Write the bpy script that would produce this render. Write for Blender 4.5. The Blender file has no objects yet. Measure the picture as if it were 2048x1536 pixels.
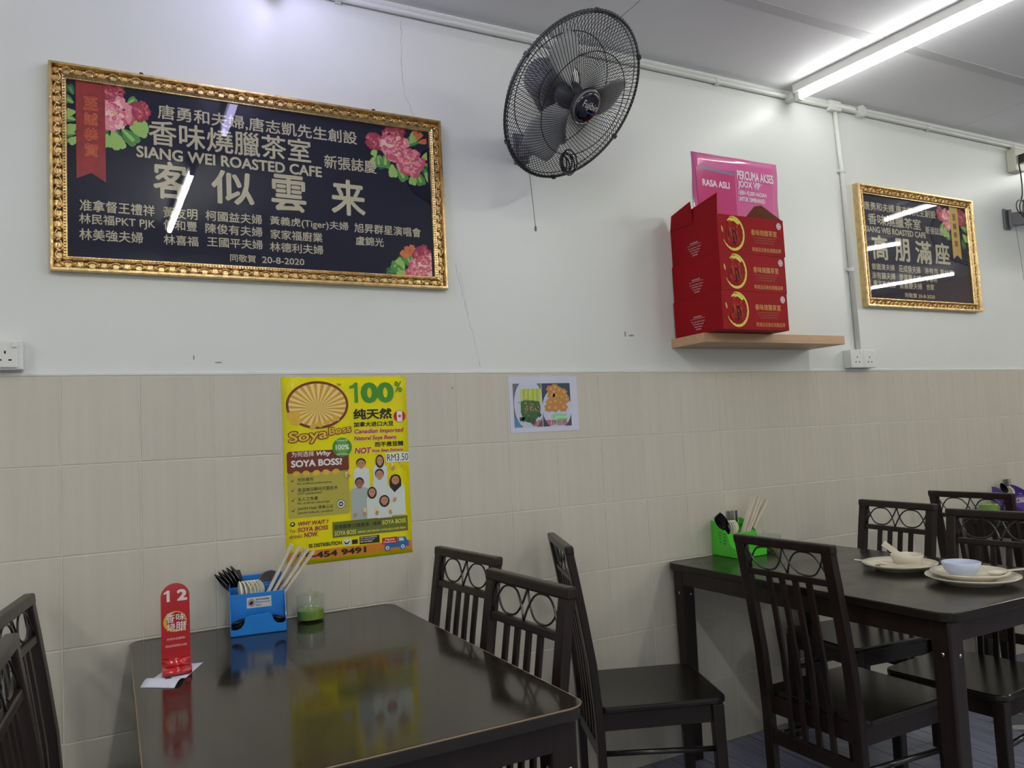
import bpy, math, random
from mathutils import Vector, Matrix
random.seed(7)
S = bpy.context.scene
COL = S.collection
PI = math.pi

# ------------------------------------------------------------------ camera, world, exposure
cam = bpy.data.cameras.new('camera')
co = bpy.data.objects.new('camera', cam); COL.objects.link(co)
cam.sensor_fit = 'HORIZONTAL'; cam.sensor_width = 36.0
cam.lens = 1545.0 / 2048 * 36.0
cam.clip_start = 0.02; cam.clip_end = 60
RX = Vector((0.887021, -0.458941, -0.050664)); DN = Vector((-0.012103, 0.086578, -0.996172)); FW = Vector((0.461570, 0.884238, 0.071242))
M = Matrix((RX, -DN, -FW)).transposed().to_4x4()
M.translation = Vector((0.12416, -2.50185, 1.26515))
co.matrix_world = M
S.camera = co
S.view_settings.view_transform = 'Standard'
S.view_settings.look = 'None'
S.view_settings.exposure = 0.5
S.view_settings.gamma = 1.0
S.view_settings.use_curve_mapping = False
w = bpy.data.worlds.new('world'); S.world = w; w.use_nodes = True
w.node_tree.nodes['Background'].inputs[0].default_value = (0.80, 0.80, 0.78, 1)
w.node_tree.nodes['Background'].inputs[1].default_value = 0.5
S.cycles.transparent_max_bounces = 24
TUBE = 40.0          # radiance of the fluorescent tubes

# ------------------------------------------------------------------ materials
def lin(c):
    return tuple(((v / 255) / 12.92 if v / 255 <= 0.04045 else ((v / 255 + 0.055) / 1.055) ** 2.4) for v in c)
MATS = {}
def mat(name, rgb, rough=0.5, metal=0.0, coat=0.0, noise=0.0, nscale=20.0, bump=0.0, bscale=60.0, trans=0.0, emis=0.0, vary=0.0, stretch=None, ior=1.5, rnoise=0.0, alpha=None, spec=0.5):
    if name in MATS: return MATS[name]
    m = bpy.data.materials.new(name); m.use_nodes = True
    nt = m.node_tree; b = nt.nodes['Principled BSDF']
    c = lin(rgb)
    b.inputs['Base Color'].default_value = (*c, 1)
    b.inputs['Roughness'].default_value = rough
    b.inputs['Metallic'].default_value = metal
    b.inputs['IOR'].default_value = ior
    b.inputs['Specular IOR Level'].default_value = spec
    b.inputs['Coat Weight'].default_value = coat
    b.inputs['Coat Roughness'].default_value = 0.08
    b.inputs['Transmission Weight'].default_value = trans
    if emis:
        b.inputs['Emission Color'].default_value = (*c, 1)
        b.inputs['Emission Strength'].default_value = emis
    tc = nt.nodes.new('ShaderNodeTexCoord'); mp = nt.nodes.new('ShaderNodeMapping')
    nt.links.new(tc.outputs['Object'], mp.inputs['Vector'])
    if stretch: mp.inputs['Scale'].default_value = stretch
    col = None
    if noise or vary:
        nz = nt.nodes.new('ShaderNodeTexNoise'); nz.inputs['Scale'].default_value = nscale; nz.inputs['Detail'].default_value = 5
        nt.links.new(mp.outputs[0], nz.inputs['Vector'])
        mr = nt.nodes.new('ShaderNodeMapRange'); mr.inputs['From Min'].default_value = 0.3; mr.inputs['From Max'].default_value = 0.7
        mr.inputs['To Min'].default_value = 1 - noise; mr.inputs['To Max'].default_value = 1 + noise
        nt.links.new(nz.outputs['Fac'], mr.inputs['Value'])
        fac = mr.outputs[0]
        if vary:
            oi = nt.nodes.new('ShaderNodeObjectInfo'); m2 = nt.nodes.new('ShaderNodeMapRange')
            m2.inputs['To Min'].default_value = 1 - vary; m2.inputs['To Max'].default_value = 1 + vary
            nt.links.new(oi.outputs['Random'], m2.inputs['Value'])
            mu = nt.nodes.new('ShaderNodeMath'); mu.operation = 'MULTIPLY'
            nt.links.new(fac, mu.inputs[0]); nt.links.new(m2.outputs[0], mu.inputs[1]); fac = mu.outputs[0]
        vm = nt.nodes.new('ShaderNodeVectorMath'); vm.operation = 'SCALE'
        vm.inputs[0].default_value = c
        nt.links.new(fac, vm.inputs['Scale'])
        nt.links.new(vm.outputs[0], b.inputs['Base Color'])
    if rnoise:
        n3 = nt.nodes.new('ShaderNodeTexNoise'); n3.inputs['Scale'].default_value = 7; n3.inputs['Detail'].default_value = 4
        nt.links.new(tc.outputs['Object'], n3.inputs['Vector'])
        m3 = nt.nodes.new('ShaderNodeMapRange'); m3.inputs['From Min'].default_value = 0.35; m3.inputs['From Max'].default_value = 0.7
        m3.inputs['To Min'].default_value = rough; m3.inputs['To Max'].default_value = rough + rnoise
        nt.links.new(n3.outputs['Fac'], m3.inputs['Value']); nt.links.new(m3.outputs[0], b.inputs['Roughness'])
    if bump:
        n2 = nt.nodes.new('ShaderNodeTexNoise'); n2.inputs['Scale'].default_value = bscale; n2.inputs['Detail'].default_value = 3
        nt.links.new(mp.outputs[0], n2.inputs['Vector'])
        bp = nt.nodes.new('ShaderNodeBump'); bp.inputs['Strength'].default_value = bump; bp.inputs['Distance'].default_value = 0.002
        nt.links.new(n2.outputs['Fac'], bp.inputs['Height']); nt.links.new(bp.outputs[0], b.inputs['Normal'])
    MATS[name] = m
    return m
def glass_mat(name, tint=(1, 1, 1), edge=1.45):
    if name in MATS: return MATS[name]
    m = bpy.data.materials.new(name); m.use_nodes = True; nt = m.node_tree
    nt.nodes.remove(nt.nodes['Principled BSDF']); out = nt.nodes['Material Output']
    t = nt.nodes.new('ShaderNodeBsdfTransparent'); t.inputs[0].default_value = (*tint, 1)
    g = nt.nodes.new('ShaderNodeBsdfGlossy'); g.inputs['Roughness'].default_value = 0.015
    f = nt.nodes.new('ShaderNodeFresnel'); f.inputs[0].default_value = edge
    mx = nt.nodes.new('ShaderNodeMixShader')
    ge = nt.nodes.new('ShaderNodeNewGeometry'); iv = nt.nodes.new('ShaderNodeMath'); iv.operation = 'SUBTRACT'; iv.inputs[0].default_value = 1; nt.links.new(ge.outputs['Backfacing'], iv.inputs[1])
    ml_ = nt.nodes.new('ShaderNodeMath'); ml_.operation = 'MULTIPLY'; nt.links.new(iv.outputs[0], ml_.inputs[0]); nt.links.new(f.outputs[0], ml_.inputs[1])
    nt.links.new(ml_.outputs[0], mx.inputs[0]); nt.links.new(t.outputs[0], mx.inputs[1]); nt.links.new(g.outputs[0], mx.inputs[2])
    nt.links.new(mx.outputs[0], out.inputs['Surface'])
    MATS[name] = m; return m

PLASTER = mat('plaster', (226, 229, 224), 0.36, noise=0.012, nscale=2.5, bump=0.12, bscale=14)
CEIL = mat('ceiling_board', (236, 237, 238), 0.7, noise=0.03, nscale=1.3)
TILE = mat('wall_tile', (202, 197, 183), 0.2, noise=0.03, nscale=9, vary=0.02, stretch=(6, 6, .25))
GROUT = mat('grout', (214, 211, 200), 0.8)
WOOD = mat('espresso_wood', (34, 24, 21), 0.32, spec=.35, noise=0.25, nscale=8, stretch=(8, 8, .6))
TOPW = mat('table_lacquer', (34, 29, 24), 0.08, noise=0.12, nscale=3, rnoise=0.09, spec=0.5)
TOPW2 = mat('table_lacquer_worn', (32, 27, 23), 0.16, noise=0.15, nscale=3, rnoise=0.12, spec=0.25)
SEATW = mat('seat_lacquer', (30, 26, 22), 0.22, noise=0.12, nscale=4, spec=.4)
METALB = mat('black_metal', (26, 23, 22), 0.3, metal=0.0, coat=0.5)
STEEL = mat('steel', (170, 170, 172), 0.25, metal=1.0)
PVC = mat('white_pvc', (222, 223, 216), 0.35)
SOCK = mat('socket_plastic', (230, 231, 226), 0.3)
BLK = mat('black_plastic', (12, 12, 14), 0.15, coat=0.6)
DARKHOLE = mat('dark_slot', (4, 4, 4), 0.8)

# ------------------------------------------------------------------ mesh helpers
class MB:
    def __init__(s): s.v = []; s.f = []
    def add(s, vs, fs, M=None):
        n = len(s.v)
        for p in vs:
            p = Vector(p)
            if M is not None: p = M @ p
            s.v.append(tuple(p))
        s.f += [tuple(i + n for i in f) for f in fs]
        return s
    def box(s, x0, x1, y0, y1, z0, z1, M=None):
        v = [(x0, y0, z0), (x1, y0, z0), (x1, y1, z0), (x0, y1, z0), (x0, y0, z1), (x1, y0, z1), (x1, y1, z1), (x0, y1, z1)]
        return s.add(v, [(3, 2, 1, 0), (4, 5, 6, 7), (0, 1, 5, 4), (1, 2, 6, 5), (2, 3, 7, 6), (3, 0, 4, 7)], M)
    def prism(s, poly, d0, d1, fr):
        """poly in (u,v); fr maps (u,v,d)->3D; d0<d1 along the plane normal"""
        n = len(poly)
        a = sum(poly[i][0] * poly[(i + 1) % n][1] - poly[(i + 1) % n][0] * poly[i][1] for i in range(n))
        if a < 0: poly = poly[::-1]
        v = [fr(u, w_, d0) for u, w_ in poly] + [fr(u, w_, d1) for u, w_ in poly]
        f = [tuple(reversed(range(n))), tuple(range(n, 2 * n))] + [(i, (i + 1) % n, n + (i + 1) % n, n + i) for i in range(n)]
        return s.add(v, f)
    def sheet(s, poly, d, fr):
        n = len(poly)
        a = sum(poly[i][0] * poly[(i + 1) % n][1] - poly[(i + 1) % n][0] * poly[i][1] for i in range(n))
        if a < 0: poly = poly[::-1]
        return s.add([fr(u, w_, d) for u, w_ in poly], [tuple(range(n))])
    def lathe(s, prof, n=32, M=None, caps=True):
        v = []; f = []
        for r, z in prof:
            for k in range(n):
                a = 2 * PI * k / n; v.append((r * math.cos(a), r * math.sin(a), z))
        for i in range(len(prof) - 1):
            for k in range(n):
                k2 = (k + 1) % n
                f.append((i * n + k, i * n + k2, (i + 1) * n + k2, (i + 1) * n + k))
        if caps:
            f.append(tuple(reversed(range(n)))); f.append(tuple(range((len(prof) - 1) * n, len(prof) * n)))
        return s.add(v, f, M)
    def tube(s, pts, r, n=8, closed=False, M=None):
        pts = [Vector(p) for p in pts]; N = len(pts); v = []; f = []
        up = None
        for i, p in enumerate(pts):
            if closed: t = (pts[(i + 1) % N] - pts[i - 1])
            else: t = pts[min(i + 1, N - 1)] - pts[max(i - 1, 0)]
            t.normalize()
            if up is None:
                up = Vector((0, 0, 1)) if abs(t.z) < 0.9 else Vector((1, 0, 0))
            a = t.cross(up)
            if a.length < 1e-4: a = t.cross(Vector((0, 1, 0)))
            a.normalize(); b = a.cross(t).normalized(); up = b
            rr = r[i] if isinstance(r, (list, tuple)) else r
            for k in range(n):
                q = 2 * PI * k / n; v.append(p + (a * math.cos(q) + b * math.sin(q)) * rr)
        seg = N if closed else N - 1
        for i in range(seg):
            j = (i + 1) % N
            for k in range(n):
                k2 = (k + 1) % n
                f.append((i * n + k, j * n + k, j * n + k2, i * n + k2))
        if not closed:
            f.append(tuple(range(n))); f.append(tuple(reversed(range((N - 1) * n, N * n))))
        return s.add(v, f, M)
    def grid(s, fn, nu, nv):
        v = [fn(i / nu, j / nv) for i in range(nu + 1) for j in range(nv + 1)]
        f = [(i * (nv + 1) + j, (i + 1) * (nv + 1) + j, (i + 1) * (nv + 1) + j + 1, i * (nv + 1) + j + 1) for i in range(nu) for j in range(nv)]
        return s.add(v, f)
    def mesh(s, name, m, smooth=False):
        me = bpy.data.meshes.new(name); me.from_pydata([tuple(p) for p in s.v], [], s.f)
        me.materials.append(m)
        if smooth:
            for p in me.polygons: p.use_smooth = True
        me.update(); return me
    def build(s, name, m, parent=None, smooth=False, bevel=0.0, solid=0.0, seg=2):
        me = s.mesh(name, m, smooth)
        o = bpy.data.objects.new(name, me); COL.objects.link(o)
        if parent is not None: o.parent = parent
        if smooth == 'auto' or (smooth and bevel):
            pass
        if solid:
            md = o.modifiers.new('thickness', 'SOLIDIFY'); md.thickness = solid; md.offset = 0
        if bevel:
            md = o.modifiers.new('bevel', 'BEVEL'); md.width = bevel; md.segments = seg; md.limit_method = 'ANGLE'; md.angle_limit = math.radians(40)
        return o
def autosmooth(o, deg=35):
    me = o.data
    for p in me.polygons: p.use_smooth = True
    try: me.set_sharp_from_angle(angle=math.radians(deg))
    except Exception: pass
    return o
def thing(name, label, cat, loc=(0, 0, 0), rz=0.0, group=None, rot=None):
    o = bpy.data.objects.new(name, None); COL.objects.link(o)
    o.empty_display_size = 0.05
    o.location = loc
    o.rotation_euler = rot if rot is not None else (0, 0, rz)
    o['label'] = label; o['category'] = cat
    if group: o['group'] = group
    return o
def tag(o, label, cat, group=None):
    o['label'] = label; o['category'] = cat
    if group: o['group'] = group
    return o
def struct(o): o['kind'] = 'structure'; return o
def dup(root, loc, rz=0.0, label=None, group=None, rot=None):
    r = root.copy(); COL.objects.link(r); r.location = loc
    r.rotation_euler = rot if rot is not None else (0, 0, rz)
    if label: r['label'] = label
    if group: r['group'] = group
    for ch in list(root.children):
        c = ch.copy(); COL.objects.link(c); c.parent = r
        for g in list(ch.children):
            d = g.copy(); COL.objects.link(d); d.parent = c
    return r
def rrect(x0, x1, y0, y1, r, n=6, rs=None):
    rs = rs or (r, r, r, r)   # corner radii: x0y0, x1y0, x1y1, x0y1
    out = []
    for (cx, cy, a0, q) in ((x0, y0, PI, rs[0]), (x1, y0, 1.5 * PI, rs[1]), (x1, y1, 0, rs[2]), (x0, y1, .5 * PI, rs[3])):
        sx = 1 if cx == x0 else -1; sy = 1 if cy == y0 else -1
        ox, oy = cx + sx * q, cy + sy * q
        for k in range(n + 1):
            a = a0 + .5 * PI * k / n
            out.append((ox + q * math.cos(a), oy + q * math.sin(a)))
    return out
def ell(cx, cy, rx, ry, n=32, a0=0, a1=2 * PI, rot=0):
    o = []
    full = abs(a1 - a0 - 2 * PI) < 1e-6
    for k in range(n if full else n + 1):
        a = a0 + (a1 - a0) * k / n
        x, y = rx * math.cos(a), ry * math.sin(a)
        o.append((cx + x * math.cos(rot) - y * math.sin(rot), cy + x * math.sin(rot) + y * math.cos(rot)))
    return o
def plane_fr(O, U, V):
    O = Vector(O); U = Vector(U).normalized(); V = Vector(V).normalized(); N = U.cross(V)
    return lambda u, v, d: O + U * u + V * v + N * d
FACEY = lambda ox, oy, oz: plane_fr((-ox, oy, -oz), (1, 0, 0), (0, 0, 1))   # world x,z coordinates on a plane facing -y, local to a thing at (ox,.,oz)

_txt = {}
def text_mesh(body, bold=0.0, shear=0.0, res=3):
    key = (body, bold, shear, res)
    if key in _txt: return _txt[key]
    c = bpy.data.curves.new('t', 'FONT'); c.body = body; c.resolution_u = res; c.shear = shear
    o = bpy.data.objects.new('t', c); COL.objects.link(o)
    bpy.context.view_layer.update()
    me = bpy.data.meshes.new_from_object(o.evaluated_get(bpy.context.evaluated_depsgraph_get()))
    v0 = [tuple(v.co) for v in me.vertices]; f0 = [tuple(p.vertices) for p in me.polygons]
    sh = [(0, 0)]
    if bold > 0.004:
        nd = 4 if bold < .03 else 8
        sh += [(bold * math.cos(2 * PI * k / nd + .4), bold * math.sin(2 * PI * k / nd + .4)) for k in range(nd)]
    vs = []; fs = []
    for q_, (dx, dy) in enumerate(sh):
        n = len(vs); vs += [(a + dx, b + dy, q_ * .00002) for a, b, _ in v0]; fs += [tuple(i + n for i in f) for f in f0]
    bpy.data.objects.remove(o); bpy.data.curves.remove(c); bpy.data.meshes.remove(me)
    _txt[key] = (vs, fs); return _txt[key]
def text(body, u0, v0, u1, v1, d, fr, m, parent, bold=0.012, shear=0.0, name='lettering', grow=0.0, hscale=1.0, warp=None, res=3):
    vs, fs = text_mesh(body, bold, shear, res)
    if not vs: return None
    xs = [p[0] for p in vs]; ys = [p[1] for p in vs]
    a, b, c, e = min(xs), max(xs), min(ys), max(ys)
    du = (u1 - u0 + 2 * grow) / max(b - a, 1e-6); dv = (v1 - v0 + 2 * grow) / max(e - c, 1e-6)
    V = []
    for x, y, dz in vs:
        uu = u0 - grow + (x - a) * du; vv = v0 - grow + (y - c) * dv
        if warp: uu, vv = warp(uu, vv)
        V.append(fr(uu, vv, d + dz))
    mb = MB(); mb.add(V, fs)
    return mb.build(name, m, parent)
def patch(name, poly, d, fr, m, parent):
    return MB().sheet(poly, d, fr).build(name, m, parent)
def rect(u0, v0, u1, v1): return [(u0, v0), (u1, v0), (u1, v1), (u0, v1)]
def fill2d(outer, holes, th, fr):
    """flat panel with real holes; returns verts/faces in an MB"""
    c = bpy.data.curves.new('f', 'CURVE'); c.dimensions = '2D'; c.fill_mode = 'BOTH'; c.extrude = th / 2
    for lp in [outer] + holes:
        sp = c.splines.new('POLY'); sp.points.add(len(lp) - 1)
        for i, p in enumerate(lp): sp.points[i].co = (p[0], p[1], 0, 1)
        sp.use_cyclic_u = True
    o = bpy.data.objects.new('f', c); COL.objects.link(o); bpy.context.view_layer.update()
    me = bpy.data.meshes.new_from_object(o.evaluated_get(bpy.context.evaluated_depsgraph_get()))
    mb = MB(); mb.add([fr(v.co.x, v.co.y, v.co.z) for v in me.vertices], [tuple(p.vertices) for p in me.polygons])
    bpy.data.objects.remove(o); bpy.data.curves.remove(c); bpy.data.meshes.remove(me)
    return mb

# ------------------------------------------------------------------ room shell
XL, XR, YB, H = -3.2, 8.7, -6.4, 2.83
wall = struct(MB().box(XL, XR, 0, 0.12, -.12, H).build('wall_back', PLASTER))
struct(MB().box(XL - .12, XL, YB, 0.12, -.12, H).build('wall_left', PLASTER))
BROWN = mat('brown_far_wall', (128, 104, 92), 0.5)
struct(MB().box(XR, XR + .12, YB, 0.12, -.12, H).build('wall_right', BROWN))
struct(MB().box(XL, XR, YB - .12, YB, 2.35, H).box(XL, XL + .6, YB - .12, YB, -.12, 2.35).box(XR - .6, XR, YB - .12, YB, -.12, 2.35).box(2.5, 3.1, YB - .12, YB, -.12, 2.35).build('wall_front', PLASTER))  # unseen wall; openings added so world light reaches the floor and lower walls
slab = struct(MB().box(XL, XR, YB, 0, -0.12, -0.008).build('floor', mat('floor_grout', (40, 42, 48), .8)))
ceil = struct(MB().box(XL, XR, YB, 0, H + .006, H + .1).build('ceiling', mat('ceiling_gap', (120, 120, 118), .8)))
# ceiling boards with recessed joints
xs = [XL, -2.94, -.55, 1.85, 4.24, 6.64, XR]; ys = [YB, -5.3, -4.1, -2.9, -1.7, -.5, 0]
for i in range(len(xs) - 1):
    for j in range(len(ys) - 1):
        MB().box(xs[i] + .002, xs[i + 1] - .002, ys[j] + .002, ys[j + 1] - .002, H, H + .006).build('ceiling_panel', CEIL, ceil)
# raised taped joint strip running along the ceiling
MB().box(XL, XR, -.525, -.475, H - .0015, H + .001).build('joint_strip', mat('joint_tape', (212, 213, 214), .7), ceil)
# wall tiles: 200 x 250 mm, six rows
def tile_mesh(w_, h_):
    c = .0016; t = .006; mb = MB()
    v = [(0, 0, 0), (w_, 0, 0), (w_, 0, h_), (0, 0, h_), (0, -t + c, 0), (w_, -t + c, 0), (w_, -t + c, h_), (0, -t + c, h_),
         (c, -t, c), (w_ - c, -t, c), (w_ - c, -t, h_ - c), (c, -t, h_ - c)]
    f = [(8, 9, 10, 11), (4, 5, 9, 8), (5, 6, 10, 9), (6, 7, 11, 10), (7, 4, 8, 11), (0, 1, 5, 4), (1, 2, 6, 5), (2, 3, 7, 6), (3, 0, 4, 7)]
    return mb.add(v, f)
TW, TH, G = .2, .251, .0028
MB().box(XL, XR, -.0042, 0, 0, 1.5055).build('grout_bed', GROUT, wall)
tm = tile_mesh(TW - G, TH - G).mesh('tile', TILE)
for j in range(6):
    for i in range(-3, 26):
        o = bpy.data.objects.new('tile', tm); COL.objects.link(o); o.parent = wall
        o.location = (i * TW + G / 2, 0, 1.5055 - (j + 1) * TH + G / 2)
far = MB()
for j in range(6):
    for i in list(range(-16, -3)) + list(range(26, 43)):
        far.add([(p[0] + i * TW + G / 2, p[1], p[2] + 1.5055 - (j + 1) * TH + G / 2) for p in tile_mesh(TW - G, TH - G).v], tile_mesh(TW - G, TH - G).f)
o = far.build('tile_field', TILE, wall); o['kind'] = 'stuff'
MB().box(XL, XR, -.007, 0, 1.5055, 1.517).build('caulk_bead', mat('caulk', (228, 229, 222), .5), wall, bevel=.003)
# floor planks, printed wood grain, 300 x 600 mm
def floor_mat():
    m = bpy.data.materials.new('slate_wood_tile'); m.use_nodes = True; nt = m.node_tree; b = nt.nodes['Principled BSDF']
    tc = nt.nodes.new('ShaderNodeTexCoord'); mp = nt.nodes.new('ShaderNodeMapping'); mp.inputs['Scale'].default_value = (14, 1.2, 1)
    oi = nt.nodes.new('ShaderNodeObjectInfo'); ad = nt.nodes.new('ShaderNodeVectorMath'); ad.operation = 'ADD'
    nt.links.new(tc.outputs['Object'], ad.inputs[0]); nt.links.new(oi.outputs['Location'], ad.inputs[1]); nt.links.new(ad.outputs[0], mp.inputs[0])
    nz = nt.nodes.new('ShaderNodeTexNoise'); nz.inputs['Scale'].default_value = 4; nz.inputs['Detail'].default_value = 8; nz.inputs['Roughness'].default_value = .65
    nt.links.new(mp.outputs[0], nz.inputs['Vector'])
    cr = nt.nodes.new('ShaderNodeValToRGB'); cr.color_ramp.elements[0].position = .3; cr.color_ramp.elements[1].position = .72
    cr.color_ramp.elements[0].color = (*lin((100, 104, 124)), 1); cr.color_ramp.elements[1].color = (*lin((150, 154, 174)), 1)
    nt.links.new(nz.outputs['Fac'], cr.inputs[0])
    # printed board lines every 100 mm
    sx = nt.nodes.new('ShaderNodeSeparateXYZ'); nt.links.new(tc.outputs['Object'], sx.inputs[0])
    md = nt.nodes.new('ShaderNodeMath'); md.operation = 'PINGPONG'; md.inputs[1].default_value = .05; nt.links.new(sx.outputs[0], md.inputs[0])
    gt = nt.nodes.new('ShaderNodeMath'); gt.operation = 'GREATER_THAN'; gt.inputs[1].default_value = .0015; nt.links.new(md.outputs[0], gt.inputs[0])
    mx = nt.nodes.new('ShaderNodeMix'); mx.data_type = 'RGBA'; mx.inputs['A'].default_value = (*lin((48, 50, 60)), 1)
    nt.links.new(gt.outputs[0], mx.inputs['Factor']); nt.links.new(cr.outputs[0], mx.inputs['B']); nt.links.new(mx.outputs['Result'], b.inputs['Base Color'])
    b.inputs['Roughness'].default_value = .35
    return m
def crazy_mat():
    m = bpy.data.materials.new('crazy_stone_tile'); m.use_nodes = True; nt = m.node_tree; b = nt.nodes['Principled BSDF']
    tc = nt.nodes.new('ShaderNodeTexCoord'); nz = nt.nodes.new('ShaderNodeTexNoise'); nz.inputs['Scale'].default_value = 9
    mx0 = nt.nodes.new('ShaderNodeMix'); mx0.data_type = 'VECTOR'; mx0.inputs['Factor'].default_value = .12
    nt.links.new(tc.outputs['Object'], nz.inputs['Vector']); nt.links.new(tc.outputs['Object'], mx0.inputs['A']); nt.links.new(nz.outputs['Color'], mx0.inputs['B'])
    vo = nt.nodes.new('ShaderNodeTexVoronoi'); vo.feature = 'DISTANCE_TO_EDGE'; vo.inputs['Scale'].default_value = 9; nt.links.new(mx0.outputs['Result'], vo.inputs['Vector'])
    v2 = nt.nodes.new('ShaderNodeTexVoronoi'); v2.inputs['Scale'].default_value = 9; nt.links.new(mx0.outputs['Result'], v2.inputs['Vector'])
    cr = nt.nodes.new('ShaderNodeValToRGB'); cr.color_ramp.elements[0].color = (*lin((90, 92, 96)), 1); cr.color_ramp.elements[1].color = (*lin((176, 178, 176)), 1)
    sp = nt.nodes.new('ShaderNodeSeparateColor'); nt.links.new(v2.outputs['Color'], sp.inputs[0]); nt.links.new(sp.outputs[0], cr.inputs[0])
    gt = nt.nodes.new('ShaderNodeMath'); gt.operation = 'GREATER_THAN'; gt.inputs[1].default_value = .035; nt.links.new(vo.outputs['Distance'], gt.inputs[0])
    mx = nt.nodes.new('ShaderNodeMix'); mx.data_type = 'RGBA'; mx.inputs['A'].default_value = (*lin((38, 40, 46)), 1)
    nt.links.new(gt.outputs[0], mx.inputs['Factor']); nt.links.new(cr.outputs[0], mx.inputs['B']); nt.links.new(mx.outputs['Result'], b.inputs['Base Color'])
    b.inputs['Roughness'].default_value = .35
    return m
FM = floor_mat(); CM = crazy_mat()
pm = MB().box(.0015, .2985, .0015, .5985, -.008, 0).mesh('floor_tile', FM)
pc = MB().box(.0015, .2985, .0015, .5985, -.008, 0).mesh('floor_tile', CM)
rest = MB()
for i in range(-20, 39):
    for j in range(-11, 2):
        x = 2.436 - .3 * 8 + .3 * i; y = -.16 + .6 * j - (.3 if i % 2 else 0) - .6
        if x < XL or x + .3 > XR or y < YB: continue
        hi = 0.0 - .0005
        if y > -.001 : continue
        y1 = min(y + .6, -.006)
        if 0 <= i <= 19 and y > -3:
            if y + .6 <= -.006:
                crazy = 3.3 < x < 3.95 and y > -1.2
                o = bpy.data.objects.new('floor_tile', pc if crazy else pm)
            else:
                o = bpy.data.objects.new('floor_tile', MB().box(.0015, .2985, .0015, y1 - y, -.008, 0).mesh('floor_tile', FM))
            COL.objects.link(o); o.parent = slab; o.location = (x, y, 0)
        else:
            rest.box(x + .0015, x + .2985, y + .0015, y1, -.008, 0)
o = rest.build('floor_tile_field', FM, slab); o['kind'] = 'stuff'
# fine cracks and scuffs in the plaster
CR = mat('crack', (150, 152, 150), .8); SC = mat('scuff', (150, 146, 140), .8)
def crack(pts, wd, m=CR, name='crack'):
    mb = MB(); P = []
    for i in range(len(pts) - 1):
        a = pts[i]; b = pts[i + 1]; n = 7
        for k in range(n): t = k / n; P.append((a[0] + (b[0] - a[0]) * t + random.uniform(-.004, .004), a[1] + (b[1] - a[1]) * t))
    P.append(pts[-1])
    for i in range(len(P) - 1):
        w0 = wd * random.uniform(.4, 1.2)
        mb.add([(P[i][0] - w0, -.0004, P[i][1]), (P[i][0] + w0, -.0004, P[i][1]), (P[i + 1][0] + w0, -.0004, P[i + 1][1]), (P[i + 1][0] - w0, -.0004, P[i + 1][1])], [(3, 2, 1, 0)])
    return mb.build(name, m, wall)
crack([(1.06, 2.77), (1.055, 2.6), (1.062, 2.5), (1.095, 2.41)], .0008)
crack([(1.225, 1.9), (1.25, 1.78), (1.275, 1.68), (1.305, 1.53)], .0006)
crack([(1.245, 1.87), (1.262, 1.74)], .0004)
for (x, z, a, b) in ((1.95, 1.66, .004, .012), (1.98, 1.655, .014, .004), (.42, 1.545, .012, .002), (1.19, 1.455, .004, .004), (.35, 1.56, .002, .008)):
    MB().sheet(ell(x, z, a, b, 9), .0065 if z < 1.5 else .0005, FACEY(0, 0, 0)).build('scuff', SC, wall)

# ------------------------------------------------------------------ fluorescent lights
TB = mat('tube_glow', (249, 250, 242), emis=TUBE)
TBV = mat('tube_glow_cool', (208, 202, 250), emis=TUBE * .34)
TB2 = mat('tube_glow_room', (250, 250, 241), emis=TUBE * 1.85)
TBC = mat('tube_glow_near', (250, 250, 248), emis=TUBE * .30)
HOUS = mat('batten_white', (224, 224, 220), .4)
def batten(x0, y0, ang, label, tmat=TB, L=1.2):
    """starts at (x0,y0) near the wall and runs into the room; ang = drift in x per metre"""
    t = thing('fluorescent_light', label, 'light', (x0, y0, H), math.atan(ang), 'fluorescent battens on the ceiling')
    MB().box(-.022, .022, -L - .03, .03, -.04, -.0005).build('housing', HOUS, t, bevel=.004)
    MB().tube([(0, -L, -.060), (0, 0, -.060)], .0155, 16).build('tube', tmat, t, smooth=True)
    for yy in (.012, -L - .012):
        MB().box(-.014, .014, yy - .012, yy + .012, -.08, -.038).build('tube_holder', HOUS, t, bevel=.003)
    return t
batten(2.955, -.09, .085, 'lit white tube light running from the wall end into the top right corner', TBC)
batten(.615, -.06, .0, 'lit tube light above and just left of the big framed sign, out of view', TBV)
batten(.525, -1.85, -.03, 'lit tube light on the ceiling above the near table, seen mirrored in the big sign', TB2)
batten(5.29, -.08, .03, 'lit tube light beyond the small framed sign, out of view', TBC)
batten(2.95, -2.15, .0, 'lit tube light in the middle of the room, out of view', TB2)
batten(6.15, -1.75, -.5, 'lit slanted tube light seen mirrored in the small sign', TB2)
batten(8.05, -2.5, -.3, 'far lit tube light seen mirrored low in the small sign', TB2)
batten(5.3, -3.6, .0, 'unseen tube light added in the far rear to brighten the room', TB2)  # unseen tube added as extra fill from the rear
batten(.55, -4.2, .0, 'unseen tube light added behind the viewer for more room light', TB2)  # added source behind the camera, raises the ambient level
batten(-1.8, -1.6, .0, 'unseen tube light added at the far left to brighten the room', TB2)  # extra tube off to the left, added only for its light

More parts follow.
